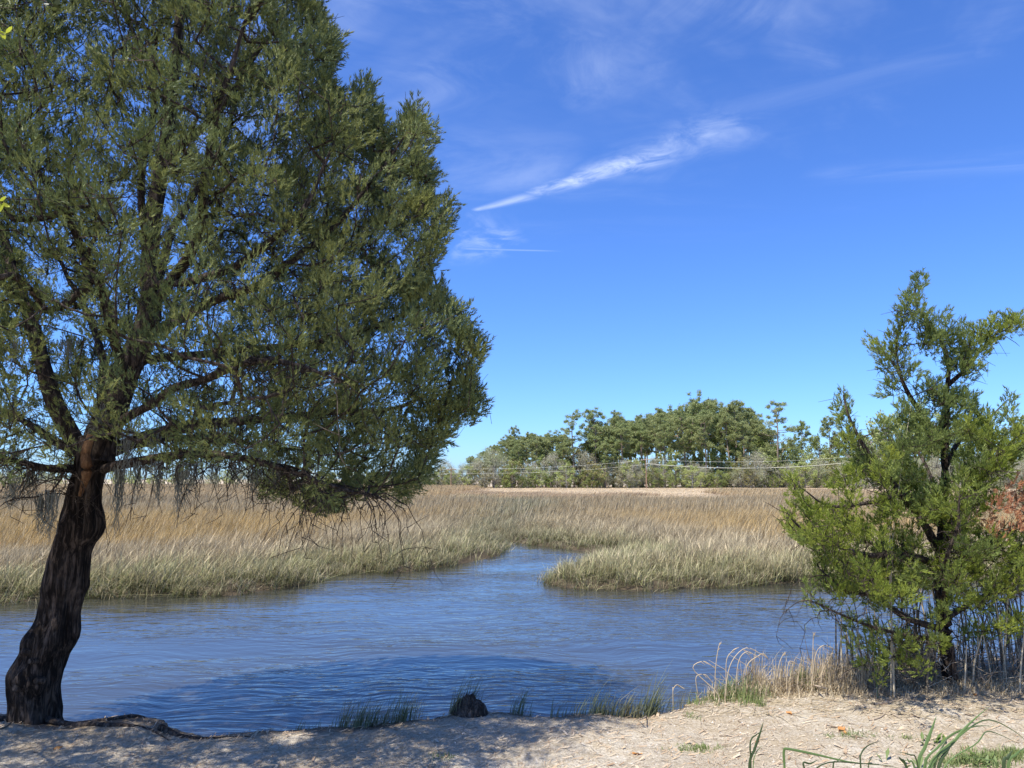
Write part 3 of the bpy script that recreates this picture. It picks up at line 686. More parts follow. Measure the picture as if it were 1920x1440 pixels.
    bias = norm(np.stack([T[:, 0] - Xc, T[:, 1] - Yc, np.full(len(T), 0)], -1)) * 0.35 + np.array([0, 0, 0.55])
    low = np.clip((2.6 - T[:, 2]) / 0.6, 0, 1); bias[:, 2] -= 0.7 * low
    tm = [sprig_template(13, 0.088, 0.0070, s, 0.47) for s in range(6)]
    print('cedar plumes', len(T))
    build_tree_parts(root, foot, limbs, T, bias, r, M_cedar, M_limb, 33, 0.17, 0.062, 1.0, tm, up=0.5, rtwig=0.0024, twigs=1.8, droop={1: 26, 2: 70, 6: 34, 7: 6, 8: 20, 16: 26, 17: 40})
    return foot
big_cedar()

# ------------------------------------------------------------------ young cedar at the right
def young_cedar():
    r = np.random.default_rng(5); Y0 = 6.2
    foot = at_y(1782, 1288, Y0); foot[2] = float(bank_z(np.array([foot[0]]), np.array([foot[1]]))[0]) - 0.02
    root = empty('cedar_sapling', foot, label='bright green young cedar with upswept limbs on the right bank', cat='tree')
    g = Geo(); P = smooth_path([at_y(*p) for p in [(1786, 1300, Y0), (1778, 1240, Y0), (1770, 1150, Y0), (1762, 1080, Y0), (1766, 1000, Y0), (1768, 900, Y0), (1772, 810, Y0), (1776, 730, Y0), (1782, 670, Y0)]], 60)
    P[1:] += 0.012 * np.stack([vnoise(P[1:], 5, 1), vnoise(P[1:], 5, 2), 0 * P[1:, 0]], -1)
    P[0] = foot; rad = np.linspace(0.058, 0.015, 60) * (1 + 0.35 * np.exp(-np.arange(60) / 4.0)) * (1 + 0.08 * vnoise(P, 8, 4)); g.tube(P - foot, rad, 14)
    obj('trunk', g.mesh('trunk', M_bark), root)
    L = [([(1780, 690, 6.2), (1765, 640, 6.2), (1742, 605, 6.2), (1716, 570, 6.2), (1722, 525, 6.2)], 0.022, 0.004),
         ([(1780, 720, 6.2), (1812, 690, 6.1), (1845, 655, 6.1), (1880, 615, 6.1), (1910, 594, 6.1)], 0.02, 0.004),
         ([(1766, 835, 6.2), (1730, 780, 6.1), (1700, 730, 6.0), (1682, 680, 6.0), (1680, 620, 6.0)], 0.028, 0.004),
         ([(1690, 700, 6.0), (1665, 670, 6.0), (1642, 635, 6.0)], 0.010, 0.003),
         ([(1766, 1040, 6.2), (1720, 960, 6.0), (1670, 900, 5.9), (1620, 840, 5.8), (1595, 790, 5.8), (1582, 740, 5.8)], 0.034, 0.005),
         ([(1768, 1060, 6.2), (1700, 1040, 5.9), (1630, 1040, 5.7), (1560, 1020, 5.6), (1500, 985, 5.6), (1472, 950, 5.6)], 0.03, 0.004),
         ([(1765, 1180, 6.2), (1700, 1160, 6.0), (1640, 1120, 5.9), (1590, 1110, 5.8), (1545, 1075, 5.8)], 0.03, 0.005),
         ([(1768, 990, 6.2), (1700, 930, 6.0), (1640, 940, 5.7), (1560, 950, 5.5), (1500, 915, 5.5)], 0.026, 0.004),
         ([(1766, 1020, 6.2), (1800, 960, 6.1), (1840, 900, 6.0), (1890, 860, 5.9), (1940, 800, 5.9)], 0.032, 0.005),
         ([(1770, 880, 6.2), (1800, 820, 6.3), (1850, 790, 6.4), (1892, 750, 6.4)], 0.02, 0.004),
         ([(1768, 960, 6.2), (1740, 880, 6.7), (1710, 820, 6.9), (1700, 790, 6.9)], 0.022, 0.005),
         ([(1764, 1100, 6.2), (1820, 1060, 6.2), (1880, 1010, 6.1), (1950, 950, 6.0)], 0.03, 0.005),
         ([(1770, 1160, 6.2), (1840, 1120, 6.4), (1910, 1070, 6.5), (1960, 1040, 6.5)], 0.025, 0.005),
         ([(1768, 1120, 6.2), (1770, 1060, 5.6), (1790, 1000, 5.4), (1800, 930, 5.3)], 0.022, 0.005),
         ([(1772, 1200, 6.2), (1700, 1190, 5.9), (1620, 1170, 5.7), (1560, 1145, 5.6), (1520, 1125, 5.6)], 0.018, 0.003)]
    limbs = [(smooth_path([at_y(*p) for p in pts], 22), a, b) for pts, a, b in L]
    for P_, a, b in limbs: P_[1:] += 0.012 * np.stack([vnoise(P_[1:], 5, 1), vnoise(P_[1:], 5, 2), vnoise(P_[1:], 5, 3)], -1)
    blobs = [(1727, 520, 7), (1718, 545, 12), (1705, 565, 16), (1700, 585, 16), (1728, 590, 18), (1745, 608, 18), (1765, 590, 16), (1745, 640, 22), (1785, 625, 24), (1810, 650, 24), (1832, 632, 16), (1853, 622, 20), (1875, 607, 18), (1895, 600, 16), (1908, 592, 8), (1842, 660, 14), (1792, 682, 22), (1815, 690, 18),
             (1637, 640, 7), (1648, 662, 14), (1683, 612, 7), (1681, 640, 15), (1684, 668, 17), (1662, 690, 14), (1700, 690, 16), (1676, 730, 16), (1694, 765, 16),
             (1742, 720, 22), (1762, 735, 24), (1790, 750, 24), (1820, 745, 16), (1832, 775, 22), (1800, 800, 26), (1722, 790, 26), (1745, 830, 30), (1842, 812, 24), (1868, 795, 12), (1885, 765, 12), (1896, 748, 7),
             (1582, 745, 6), (1582, 768, 11), (1590, 792, 16), (1602, 822, 22), (1622, 860, 26), (1655, 800, 14), (1680, 840, 28), (1650, 885, 32), (1600, 895, 22), (1574, 905, 10),
             (1700, 900, 42), (1740, 935, 42), (1670, 945, 34), (1805, 885, 34), (1850, 862, 30), (1890, 842, 26), (1925, 805, 22), (1800, 945, 38), (1850, 925, 22),
             (1493, 905, 9), (1500, 930, 14), (1530, 962, 24), (1470, 968, 6), (1490, 988, 14), (1520, 1002, 24), (1560, 985, 28), (1600, 1005, 38), (1560, 1040, 30), (1540, 1078, 18), (1580, 1090, 30), (1630, 1060, 42), (1680, 1020, 42), (1650, 1118, 28), (1700, 1095, 32), (1740, 1060, 28),
             (1522, 1130, 5), (1545, 1138, 6), (1590, 1165, 14), (1640, 1180, 18), (1700, 1180, 20), (1760, 1150, 16), (1830, 1050, 36), (1862, 1010, 26), (1905, 1030, 30), (1832, 1125, 24), (1880, 1100, 26), (1925, 1080, 26), (1665, 1240, 10), (1640, 1215, 14), (1660, 1270, 10), (1700, 1230, 16), (1735, 1250, 12), (1620, 1240, 8), (1750, 1200, 16), (1830, 1175, 18), (1880, 1165, 20), (1920, 1150, 18), (1600, 1200, 8), (1800, 1010, 30), (1780, 1090, 24), (1560, 958, 16), (1600, 948, 18), (1480, 958, 7), (1515, 945, 10), (1500, 1000, 10), (1560, 1015, 16), (1960, 930, 40), (1990, 860, 40), (1960, 1020, 40)]
    deadb = [(1905, 915, 16), (1880, 945, 18), (1850, 975, 14), (1900, 965, 18), (1935, 930, 24), (1870, 990, 12)]
    T = []; dead = []
    for isd, bl in ((False, blobs), (True, deadb)):
        for x, y, rd in bl:
            k = max(2, int((rd / 7.5) ** 2))
            q = np.array([x, y + 6]) + r.normal(0, 0.5, (k, 2)) * rd; low = np.clip((y - 600) / 400, 0.15, 1)
            for a, b in q: T.append(at_y(a, b, (5.95 if not isd else 5.8) + r.normal(0, 0.32 * low + 0.05))); dead.append(isd)
    T = np.array(T); dead = np.array(dead)
    keep = []; 
    for i_, p in enumerate(T):
        if not keep or np.min(np.sum((T[keep] - p) ** 2, 1)) > 0.048 ** 2: keep.append(i_)
    T = T[keep]; dead = dead[keep]; print('sapling plumes', len(T))
    bias = norm(np.stack([T[:, 0] - foot[0], (T[:, 1] - foot[1]) * 0.6, 0 * T[:, 0]], -1)) * 0.35 + np.array([0, 0, 0.55])
    tm = [sprig_template(14, 0.072, 0.0062, s + 20, 0.5) for s in range(6)]
    build_tree_parts(root, foot, limbs, T, bias, r, M_cedar2, M_limb, 22, 0.12, 0.042, 1.0, tm, up=0.5, rtwig=0.0017, dead=dead, twigs=1.8, droop={6: 10, 12: 34, 14: 6, 11: 22})
young_cedar()

# ------------------------------------------------------------------ far woods
def leaf_clump(cents, radii, n, size, r, flat=0.6, shell=0.5):
    """small leaf-sized triangles scattered through ellipsoid clumps"""
    k = len(cents) * n; Cn = np.repeat(cents, n, 0); Rr = np.repeat(radii, n)
    d = norm(r.normal(size=(k, 3))); rr = Rr * (shell + (1 - shell) * r.random(k)) ** 1.0 * (0.55 + 0.6 * r.random(k))
    p = Cn + d * rr[:, None] * np.array([1, 1, flat]); 
    a = norm(r.normal(size=(k, 3)) + np.array([0, 0, 0.4])); b = norm(np.cross(a, r.normal(size=(k, 3)))); s = size * r.uniform(0.5, 1.3, k)[:, None]
    V = np.stack([p - b * s * 0.45, p + b * s * 0.45, p + a * s], 1)
    rnd = np.repeat(np.clip(0.5 + r.normal(0, 0.22, k) + 0.25 * np.repeat(r.normal(0, 0.6, len(cents)), n), 0, 1), 3)
    return V.reshape(-1, 3), np.arange(3 * k).reshape(-1, 3), rnd
def pine_variant(seed, sparse=False, crown0=0.5):
    """pine 20 m high: trunk+limbs mesh, needle mesh"""
    r = np.random.default_rng(seed); H = 20.0; g = Geo()
    P = smooth_path([[0, 0, -0.5], [r.normal(0, .15), r.normal(0, .15), 7], [r.normal(0, .35), r.normal(0, .35), 14], [r.normal(0, .4), r.normal(0, .4), H - 0.8]], 14)
    g.tube(P, np.linspace(0.27, 0.06, 14), 6); cents, rads = [], []
    nl = 18 if sparse else 24
    for i in range(nl):
        f = crown0 + (1 - crown0) * (i + r.random()) / nl; z = f * H; b = np.array([np.interp(z, P[:, 2], P[:, 0]), np.interp(z, P[:, 2], P[:, 1]), z])
        u = (f - crown0) / (1 - crown0); Lb = (3.3 if not sparse else 3.6) * (math.sin(math.pi * min(1, 0.22 + 0.78 * u)) ** 0.6 * 0.85 + 0.15) * r.uniform(0.55, 1.1)
        az = r.uniform(0, 6.283); rise = r.uniform(0.1, 0.6) * (0.4 + u); e = b + np.array([math.cos(az) * Lb, math.sin(az) * Lb, Lb * rise])
        mid = (b + e) / 2 + np.array([0, 0, -0.25]); g.tube(np.array([b, mid, e]), np.array([0.09, 0.06, 0.03]), 4)
        cents.append(e); rads.append(r.uniform(0.6, 1.1)); 
        for q in range(2 if sparse else 3):
            cents.append(b + (e - b) * r.uniform(0.4, 1.0) + r.normal(0, 0.55, 3)); rads.append(r.uniform(0.45, 0.9))
    for _ in range(4 if sparse else 10): cents.append(P[-1] + r.normal(0, 0.8, 3) * np.array([1.5, 1.5, 0.35]) - [0, 0, 0.5]); rads.append(r.uniform(0.6, 1.15))
    if not sparse:
        for _ in range(3): # dead stub limbs
            z = r.uniform(0.25, crown0) * H; az = r.uniform(0, 6.28); b = np.array([0, 0, z]); g.tube(np.array([b, b + [math.cos(az) * 1.2, math.sin(az) * 1.2, 0.2]]), np.array([0.05, 0.02]), 3)
    V, F, a = leaf_clump(np.array(cents), np.array(rads), 130, 0.21, r, 0.85, 0.25)
    return g.mesh('pine_wood', M_ptrunk), mesh_np('pine_crown', V, F, M_pine, {'rnd': a})
def leafy_variant(seed, mat, trunkmat, H=10.0, wide=0.36, n=34, per=62, size=0.34, low=0.15, grey=False):
    r = np.random.default_rng(seed); g = Geo(); g.tube(np.array([[0, 0, -0.4], [0.1, 0, H * 0.35], [r.normal(0, .3), r.normal(0, .3), H * 0.8]]), np.array([0.20, 0.14, 0.05]), 6)
    cents, rads = [], []
    for i in range(n):
        f = low + (1 - low) * (i + r.random()) / n; z = f * H * 0.93; u = (f - low) / (1 - low); w = wide * H * math.sin(math.pi * (0.12 + 0.82 * u)) ** 0.7
        az = r.uniform(0, 6.283); rho = w * math.sqrt(r.random()); c = np.array([rho * math.cos(az), rho * math.sin(az), z]); cents.append(c); rads.append(r.uniform(0.7, 1.35) * H / 10)
        b = np.array([0, 0, max(0.1 * H, z - rho * 0.9)]); g.tube(np.array([b, (b + c) / 2 + r.normal(0, 0.2, 3), c]), np.array([0.08, 0.05, 0.02]), 3)
    if grey:  # bare, moss-hung: thin twigs instead of leaves
        C_ = np.array(cents); k = len(C_) * per; B = np.repeat(C_, per, 0) + r.normal(0, 0.55, (k, 3)); d = norm(r.normal(size=(k, 3)) + norm(B * np.array([1, 1, 0.2])) * 0.6 + np.array([0, 0, 0.35])); s = r.uniform(0.5, 1.2, k)[:, None]
        w_ = norm(np.cross(d, r.normal(size=(k, 3)))) * 0.035; V = np.stack([B - w_, B + w_, B + d * s], 1).reshape(-1, 3); F = np.arange(3 * k).reshape(-1, 3); a = np.repeat(r.random(k), 3)
    else: V, F, a = leaf_clump(np.array(cents), np.array(rads), per, size, r, 0.8, 0.3)
    return g.mesh('wood', trunkmat), mesh_np('crown', V, F, mat, {'rnd': a})
def put_tree(name, meshes, loc, H, H0, rz, wx=1.0, **kw):
    o = empty(name, loc, **kw); o.rotation_euler = (0, 0, rz); s = H / H0; o.scale = (s * wx, s * wx, s)
    a = obj('trunk', meshes[0], o); b = obj('crown', meshes[1], o); return o
MARKS = [(885, 'at the low left end of the wood'), (935, 'where the wood slopes up from the left'), (985, 'below the narrow pine on the slope'), (1040, 'left of the lone thin pine'), (1095, 'at the foot of the lone thin pine'), (1145, 'at the left end of the tall pines'), (1195, 'just left of the brown utility pole'), (1235, 'just right of the brown utility pole'),
         (1285, 'between the brown pole and highest pine'), (1340, 'under the highest pine on the skyline'), (1400, 'right of the highest pine on the skyline'), (1440, 'at the right end of the dense stand'), (1480, 'around the tall open-crowned pine'), (1530, 'right of the tall open-crowned pine'), (1620, 'left of the young cedar tip'), (9999, 'seen through the young cedar')]
def where(px): return next(t_ for m_, t_ in MARKS if px < m_)
FMARKS = [(20, 'at the left edge of the picture'), (130, 'left of the big cedar trunk'), (260, 'just right of the big cedar trunk'), (420, 'below the lower left of the crown'), (560, 'below the middle of the crown'), (700, 'below the right of the crown'), (9999, 'under the right end of the crown')]
def fwhere(px): return next(t_ for m_, t_ in FMARKS if px < m_)
def far_woods():
    r = np.random.default_rng(21)
    pines = [pine_variant(300 + i, crown0=c) for i, c in enumerate([0.55, 0.5, 0.48, 0.6, 0.52, 0.45])]
    spar = [pine_variant(320 + i, True, 0.42) for i in range(2)]
    dec = [leafy_variant(340 + i, M_decid, M_gtrunk) for i in range(3)]; och = [leafy_variant(350 + i, M_ochre, M_gtrunk, per=50) for i in range(2)]
    evg = [leafy_variant(360 + i, M_evergr, M_ptrunk, wide=0.33, low=0.03) for i in range(3)]; gry = [leafy_variant(370 + i, M_greytw, M_gtrunk, grey=True, n=44, per=64, wide=0.45, low=0.1) for i in range(3)]
    def place(kind, variants, H0, px, ytop, Y, wx=1.0, z0=0.12, **kw):
        if kw.get('group'):
            w_ = fwhere(px) if 'big cedar' in kw['group'] else ('beyond the right picture edge' if px > 1925 else 'above the rusty dead branch' if px > 1850 else 'just right of its trunk' if px > 1775 else 'between its trunk and its left leader' if px > 1690 else 'left of its leaning leader') if 'behind the young' in kw['group'] else where(px)
            kw['label'] += ', ' + w_; kw['group'] += ', ' + w_
        top = at_y(px, ytop, Y); H = top[2] - z0
        put_tree(kind, variants[r.integers(len(variants))], (top[0], Y, z0), H, H0, r.uniform(0, 6.28), wx * r.uniform(0.92, 1.1), **kw)
    # distinct trees
    place('pine_tree', spar, 20, 1075, 774, 180, 1.0, label='lone thin pine with open crown, left of the tall pine stand', cat='tree')
    place('pine_tree', spar, 20, 1455, 759, 182, 1.15, label='tall open-crowned pine standing apart, right of the dense stand', cat='tree')
    place('pine_tree', pines, 20, 1500, 795, 190, 0.9, label='shorter round-topped pine, first right of the tall open-crowned one', cat='tree')
    place('pine_tree', pines, 20, 1551, 786, 186, 0.95, label='dark round-topped pine nearest the young cedar', cat='tree')
    place('pine_tree', pines, 20, 1117, 771, 181, 1.0, label='broad pine at the left end of the tall stand', cat='tree')
    place('pine_tree', pines, 20, 1148, 776, 184, 0.9, label='second pine from the left end of the tall stand', cat='tree')
    place('pine_tree', pines, 20, 1312, 750, 186, 1.1, label='highest pine on the skyline at the middle of the stand', cat='tree')
    place('pine_tree', pines, 20, 1378, 755, 186, 1.05, label='tall pine towards the right end of the dense stand', cat='tree')
    place('pine_tree', pines, 20, 967, 803, 195, 0.7, label='narrow pine poking above the sloping left part of the wood', cat='tree')
    sky = [(800, 868), (840, 853), (870, 862), (900, 848), (930, 832), (960, 816), (1000, 808), (1045, 811), (1062, 826), (1100, 800), (1160, 785), (1185, 789), (1205, 778), (1235, 768), (1260, 769), (1290, 764), (1335, 752), (1356, 766), (1400, 766), (1417, 786), (1440, 805)]
    sx, sy = np.array(sky).T
    gp = 'pines of the dense stand'
    for row, (Y, n, off) in enumerate([(179.5, 15, 12), (187, 20, 5), (197, 28, 0), (208, 26, -2)]):
        Y0_ = Y
        for px in np.linspace(890, 1440, n):
            px = px + r.normal(0, 6)
            if 1056 < px < 1100: continue
            yt = np.interp(px, sx, sy) + abs(r.normal(0, 9 if row else 18)) + max(off, 0)
            place('pine_tree', pines, 20, px, yt, Y + r.normal(0, 3), 0.95 * min(1.6, 60 / max(30, 900 - yt) + 0.62), label=['front pine', 'middle-row pine', 'rear pine'][int(Y0_ > 185) + int(Y0_ > 203)] + ' of the packed stand', cat='tree', group=gp)
    for px, yt, Y in [(1420, 800, 205), (1436, 815, 200), (1475, 820, 205), (1490, 822, 200), (1520, 815, 205), (1535, 812, 200), (1570, 815, 202), (1590, 805, 200)]:
        place('evergreen_tree', evg, 10, px, yt, Y, 0.7, label='bushy dark evergreen', cat='tree', group='evergreens between the separate pines')
    # middle storey
    for px in np.linspace(1085, 1600, 40):
        px += r.normal(0, 5); yt = 846 + r.normal(0, 15)
        place('evergreen_tree' if r.random() < 0.5 else 'leafy_tree', evg if r.random() < 0.55 else dec, 10, px, yt, 183 + r.normal(0, 2.5), 1.0, label='green middle-storey tree', cat='tree', group='leafy trees under the pines')
    for px, yt in [(905, 862), (930, 858), (958, 862), (985, 850), (1003, 858), (1022, 850), (1040, 856), (880, 872), (860, 880), (1060, 862)]:
        place('leafy_tree', dec + evg, 10, px, yt, 182 + r.normal(0, 2.5), 0.95, label='leafy tree', cat='tree', group='leafy trees left of the pine stand')
    for px, yt in [(1088, 833), (1105, 822), (1068, 845), (1120, 850), (1052, 858)]:
        place('budding_tree', och, 10, px, yt, 184, 1.0, label='ochre budding tree', cat='tree', group='ochre trees beside the lone pine')
    place('leafy_tree', dec, 10, 1062, 812, 215, 0.5, label='pale green leafy treetop just left of the lone pine', cat='tree')
    # grey mossy fringe and dark bushes at the marsh edge
    for px in np.linspace(800, 1600, 34):
        px += r.normal(0, 9); yt = 872 + r.normal(0, 13) - 8 * math.exp(-((px - 900) / 40) ** 2)
        place('bare_tree', gry, 10, px, yt, 177 + r.normal(0, 2), 1.15, label='low grey leafless tree at the marsh edge', cat='tree', group='grey leafless trees at the marsh edge')
    for px, yt in [(960, 862), (945, 880), (1000, 885), (1032, 890), (1095, 878), (1110, 886), (1180, 880), (1220, 888), (1330, 885), (1345, 880), (1425, 890), (1450, 888), (1530, 893), (1548, 890), (1290, 893), (1260, 893), (980, 893)]:
        place('bush', evg, 10, px, yt, 173 + r.normal(0, 1), 1.1, label='dark green bush', cat='bush', group='bushes at the foot of the wood')
    for px in np.linspace(800, 1600, 30):
        place('bush', dec + och, 10, px + r.normal(0, 8), 878 + r.normal(0, 13), 174 + r.normal(0, 1.5), 1.2, label='small pale green bush', cat='bush', group='pale bushes in the grey fringe')
    # right-hand wood, behind the young cedar
    for px in np.linspace(1610, 2120, 27):
        yt = np.interp(px, [1610, 1650, 1700, 1920, 2250], [808, 785, 778, 790, 760]) + r.normal(0, 9)
        place('leafy_tree', dec + dec + evg, 10, px, yt, 165 + r.normal(0, 6), 0.75, label='light green tree behind the young cedar', cat='tree', group='trees behind the young cedar')
    for px in np.linspace(1600, 2120, 27):
        place('bare_tree', gry, 10, px + r.normal(0, 5), 862 + r.normal(0, 9), 155 + r.normal(0, 3), 1.1, label='grey leafless tree behind the young cedar', cat='tree', group='grey trees behind the young cedar')
    # far wood seen under the big cedar
    for px in np.linspace(-200, 850, 72):
        yt = np.interp(px, [-500, 0, 100, 400, 650, 780, 850], [868, 862, 872, 870, 876, 872, 866]) + r.normal(0, 5); Y = 236 + r.normal(0, 6)
        place('far_tree', [pines, dec, evg, dec][r.integers(4)][:2], 10 if False else 14, px, yt, Y, 1.0, label='distant far-shore tree', cat='tree', group='distant trees under the big cedar')
    for px in np.linspace(-200, 860, 47):
        place('far_bush', (gry + dec)[:4], 10, px + r.normal(0, 6), 886 + r.normal(0, 4), 224 + r.normal(0, 4), 1.5, label='low grey-green far bush', cat='bush', group='distant bushes under the big cedar')
far_woods()

# ------------------------------------------------------------------ power line across the marsh
def power_line():
    mw = mat_flat('pole_wood', (0.30, 0.19, 0.13), 0.8, 0.2, 0.2, 2); mc = mat_flat('pale_cable', (0.75, 0.74, 0.62), 0.5, 0.4, 0.05, 1); mcer = mat_flat('ceramic', (0.5, 0.5, 0.46), 0.3, 0.5, 0.1)
    Y = 171.0
    def pole(px, py, name_label):
        top = at_y(px, py, Y); b = np.array([top[0], Y, 0.1]); e = empty('utility_pole', b, label=name_label, cat='utility pole')
        g = Geo(); g.tube(np.array([[0, 0, -0.3], [0, 0, (top - b)[2]]]), np.array([0.15, 0.10]), 8); obj('pole_shaft', g.mesh('pole', mw), e)
        g = Geo(); z = (top - b)[2] - 0.5; g.tube(np.array([[-1.1, 0, z], [1.1, 0, z]]), np.array([0.07, 0.07]), 4); obj('crossarm', g.mesh('crossarm', mw), e)
        for x in (-1.0, 1.0):
            g = Geo(); g.tube(np.array([[x, 0, z], [x, 0, z + 0.12], [x, 0, z + 0.22]]), np.array([0.06, 0.08, 0.03]), 6); obj('insulator', g.mesh('insulator', mcer), e)
        return top
    pole(1211, 858, 'brown utility pole in front of the pine stand'); pole(846, 876, 'brown utility pole at the left end of the wood'); pole(1620, 852, 'utility pole half hidden behind the young cedar')
    def wire(a, b, sag, w, lab):
        A, B = at_y(*a, Y - 0.3), at_y(*b, Y - 0.3); ts = np.linspace(0, 1, 30)[:, None]; P = A + (B - A) * ts; P[:, 2] -= sag * 4 * (ts * (1 - ts))[:, 0]
        g = Geo(); g.tube(P, w, 4); tag(obj('power_cable', g.mesh('power_cable', mc)), lab, 'cable')
    wire((1211, 861), (1620, 854), 1.0, 0.018, 'upper pale cable sagging right from the brown pole'); wire((1211, 869), (1620, 864), 1.35, 0.04, 'lower thicker pale cable sagging right from the brown pole')
    wire((1211, 862), (846, 879), 0.7, 0.016, 'upper pale cable running left from the brown pole'); wire((1211, 871), (846, 887), 0.7, 0.016, 'lower pale cable running left from the brown pole')
    wire((846, 879), (560, 884), 0.9, 0.016, 'upper cable leading left behind the big cedar'); wire((846, 887), (560, 892), 0.9, 0.02, 'lower cable leading left behind the big cedar')
power_line()

# ------------------------------------------------------------------ hanging moss on the big cedar
def moss():
    r = np.random.default_rng(61)
    spots = [(225, 880, 5.3, 100), (260, 872, 5.1, 60), (300, 865, 5.0, 70), (335, 870, 4.9, 85), (360, 860, 4.9, 60), (96, 925, 5.0, 75), (80, 930, 5.05, 60), (25, 900, 4.9, 50), (60, 880, 5.2, 50), (440, 850, 5.3, 60), (480, 850, 4.9, 75), (240, 800, 4.9, 90),
             (290, 815, 5.2, 60), (130, 640, 5.0, 50), (30, 640, 4.6, 60), (405, 850, 5.2, 60), (520, 870, 4.9, 45), (180, 760, 5.0, 50)]
    for k, (px, py, Y, ln) in enumerate(spots):
        A = at_y(px, py, Y); L = ln / FPX * Y; g = Geo(); n = 32
        for i in range(n):
            o = np.array([r.normal(0, 0.03), r.normal(0, 0.03), r.uniform(-0.02, 0.03)]); l = L * r.uniform(0.5, 1.25); m_ = 6
            P = np.array([o + np.array([r.normal(0, 0.004), r.normal(0, 0.004), 0]) * q + np.array([-o[0] * 0.6 * q / m_, -o[1] * 0.6 * q / m_, -l * q / m_]) for q in range(m_ + 1)])
            g.tube(P, np.linspace(0.0035, 0.0012, m_ + 1), 3)
        o = obj('spanish_moss', g.mesh('spanish_moss', M_moss)); o.location = tuple(A)
        ml = ['just right of the trunk top', 'second right of the trunk top', 'third right of the trunk top', 'in the longest row under the crown', 'shorter one at the row end under the crown', 'just left of the trunk, longest', 'just left of the trunk, shorter', 'at the left picture edge', 'on the bare low left limb', 'below mid crown, thin', 'below mid crown, long',
              'in front of the main fork', 'right of the main fork', 'high in the left limb', 'high at the left picture edge', 'between the row and the mid crown', 'farthest right under the crown', 'over the trunk top']
        tag(o, 'grey beard of hanging moss ' + ml[k], 'moss', 'beards of moss hanging from the big cedar')
    # the dead twig tangle carrying the lowest beard
moss()

# ------------------------------------------------------------------ near bank details
M_straw = mat_flat('dry_straw', (0.56, 0.45, 0.30), 0.8, 0.2, 0.3, 6, 0.15)
M_cane = mat_flat('dry_cane', (0.50, 0.42, 0.29), 0.7, 0.3, 0.25, 9)
M_greycane = mat_flat('old_grey_cane', (0.15, 0.125, 0.09), 0.8, 0.2, 0.3, 9)
M_stick = mat_flat('weathered_stick', (0.34, 0.27, 0.20), 0.85, 0.2, 0.3, 12)
M_blade = mat_flat('fresh_blade', (0.10, 0.155, 0.045), 0.4, 0.5, 0.3, 5, 0.3)
M_sgrass = mat_leaf('small_green_grass', (0.13, 0.19, 0.05), (0.30, 0.34, 0.13), (0.2, 0.25, 0.1), 0.3, 2)
M_dryg = mat_leaf('dry_grass', (0.42, 0.34, 0.21), (0.64, 0.54, 0.37), (0.40, 0.31, 0.2), 0.25, 3)
M_shoreg = mat_leaf('shore_grass_blades', (0.10, 0.125, 0.06), (0.22, 0.23, 0.12), (0.26, 0.23, 0.14), 0.25, 3)
def bz(x, y): return float(bank_z(np.array([float(x)]), np.array([float(y)]))[0])
def gpt(px, py):
    q = at_z(px, py, BZ)
    for _ in range(3): q = at_z(px, py, bz(q[0], q[1]))
    return q
def grass_stuff(name, spots, mat, label, cat, seed, n=30, width=0.006):
    """spots: (x,y,height,spread,mess,lean)"""
    r = np.random.default_rng(seed); Vs, Fs, As = [], [], []; c = 0
    for i, (x, y, h, spd, mess, lean) in enumerate(spots):
        V, F, a, tv = blades(n, h, lean, width, spd, 0.55, int(r.integers(1e9)), mess, 0.1); V = V + np.array([x, y, 0])
        base = V.reshape(-1, 7, 3)[:, 0, :]; zz = bank_z(base[:, 0], base[:, 1]); zz = np.maximum(zz, -0.15); V = V.reshape(-1, 7, 3) + np.stack([0 * zz, 0 * zz, zz - 0.01], -1)[:, None]; V = V.reshape(-1, 3)
        Vs.append(V); Fs.append(F + c); As.append(a); c += len(V)
    o = obj(name, mesh_np(name, np.concatenate(Vs), np.concatenate(Fs), mat, {'rnd': np.concatenate(As)})); return tag(o, label, cat, None, 'stuff')
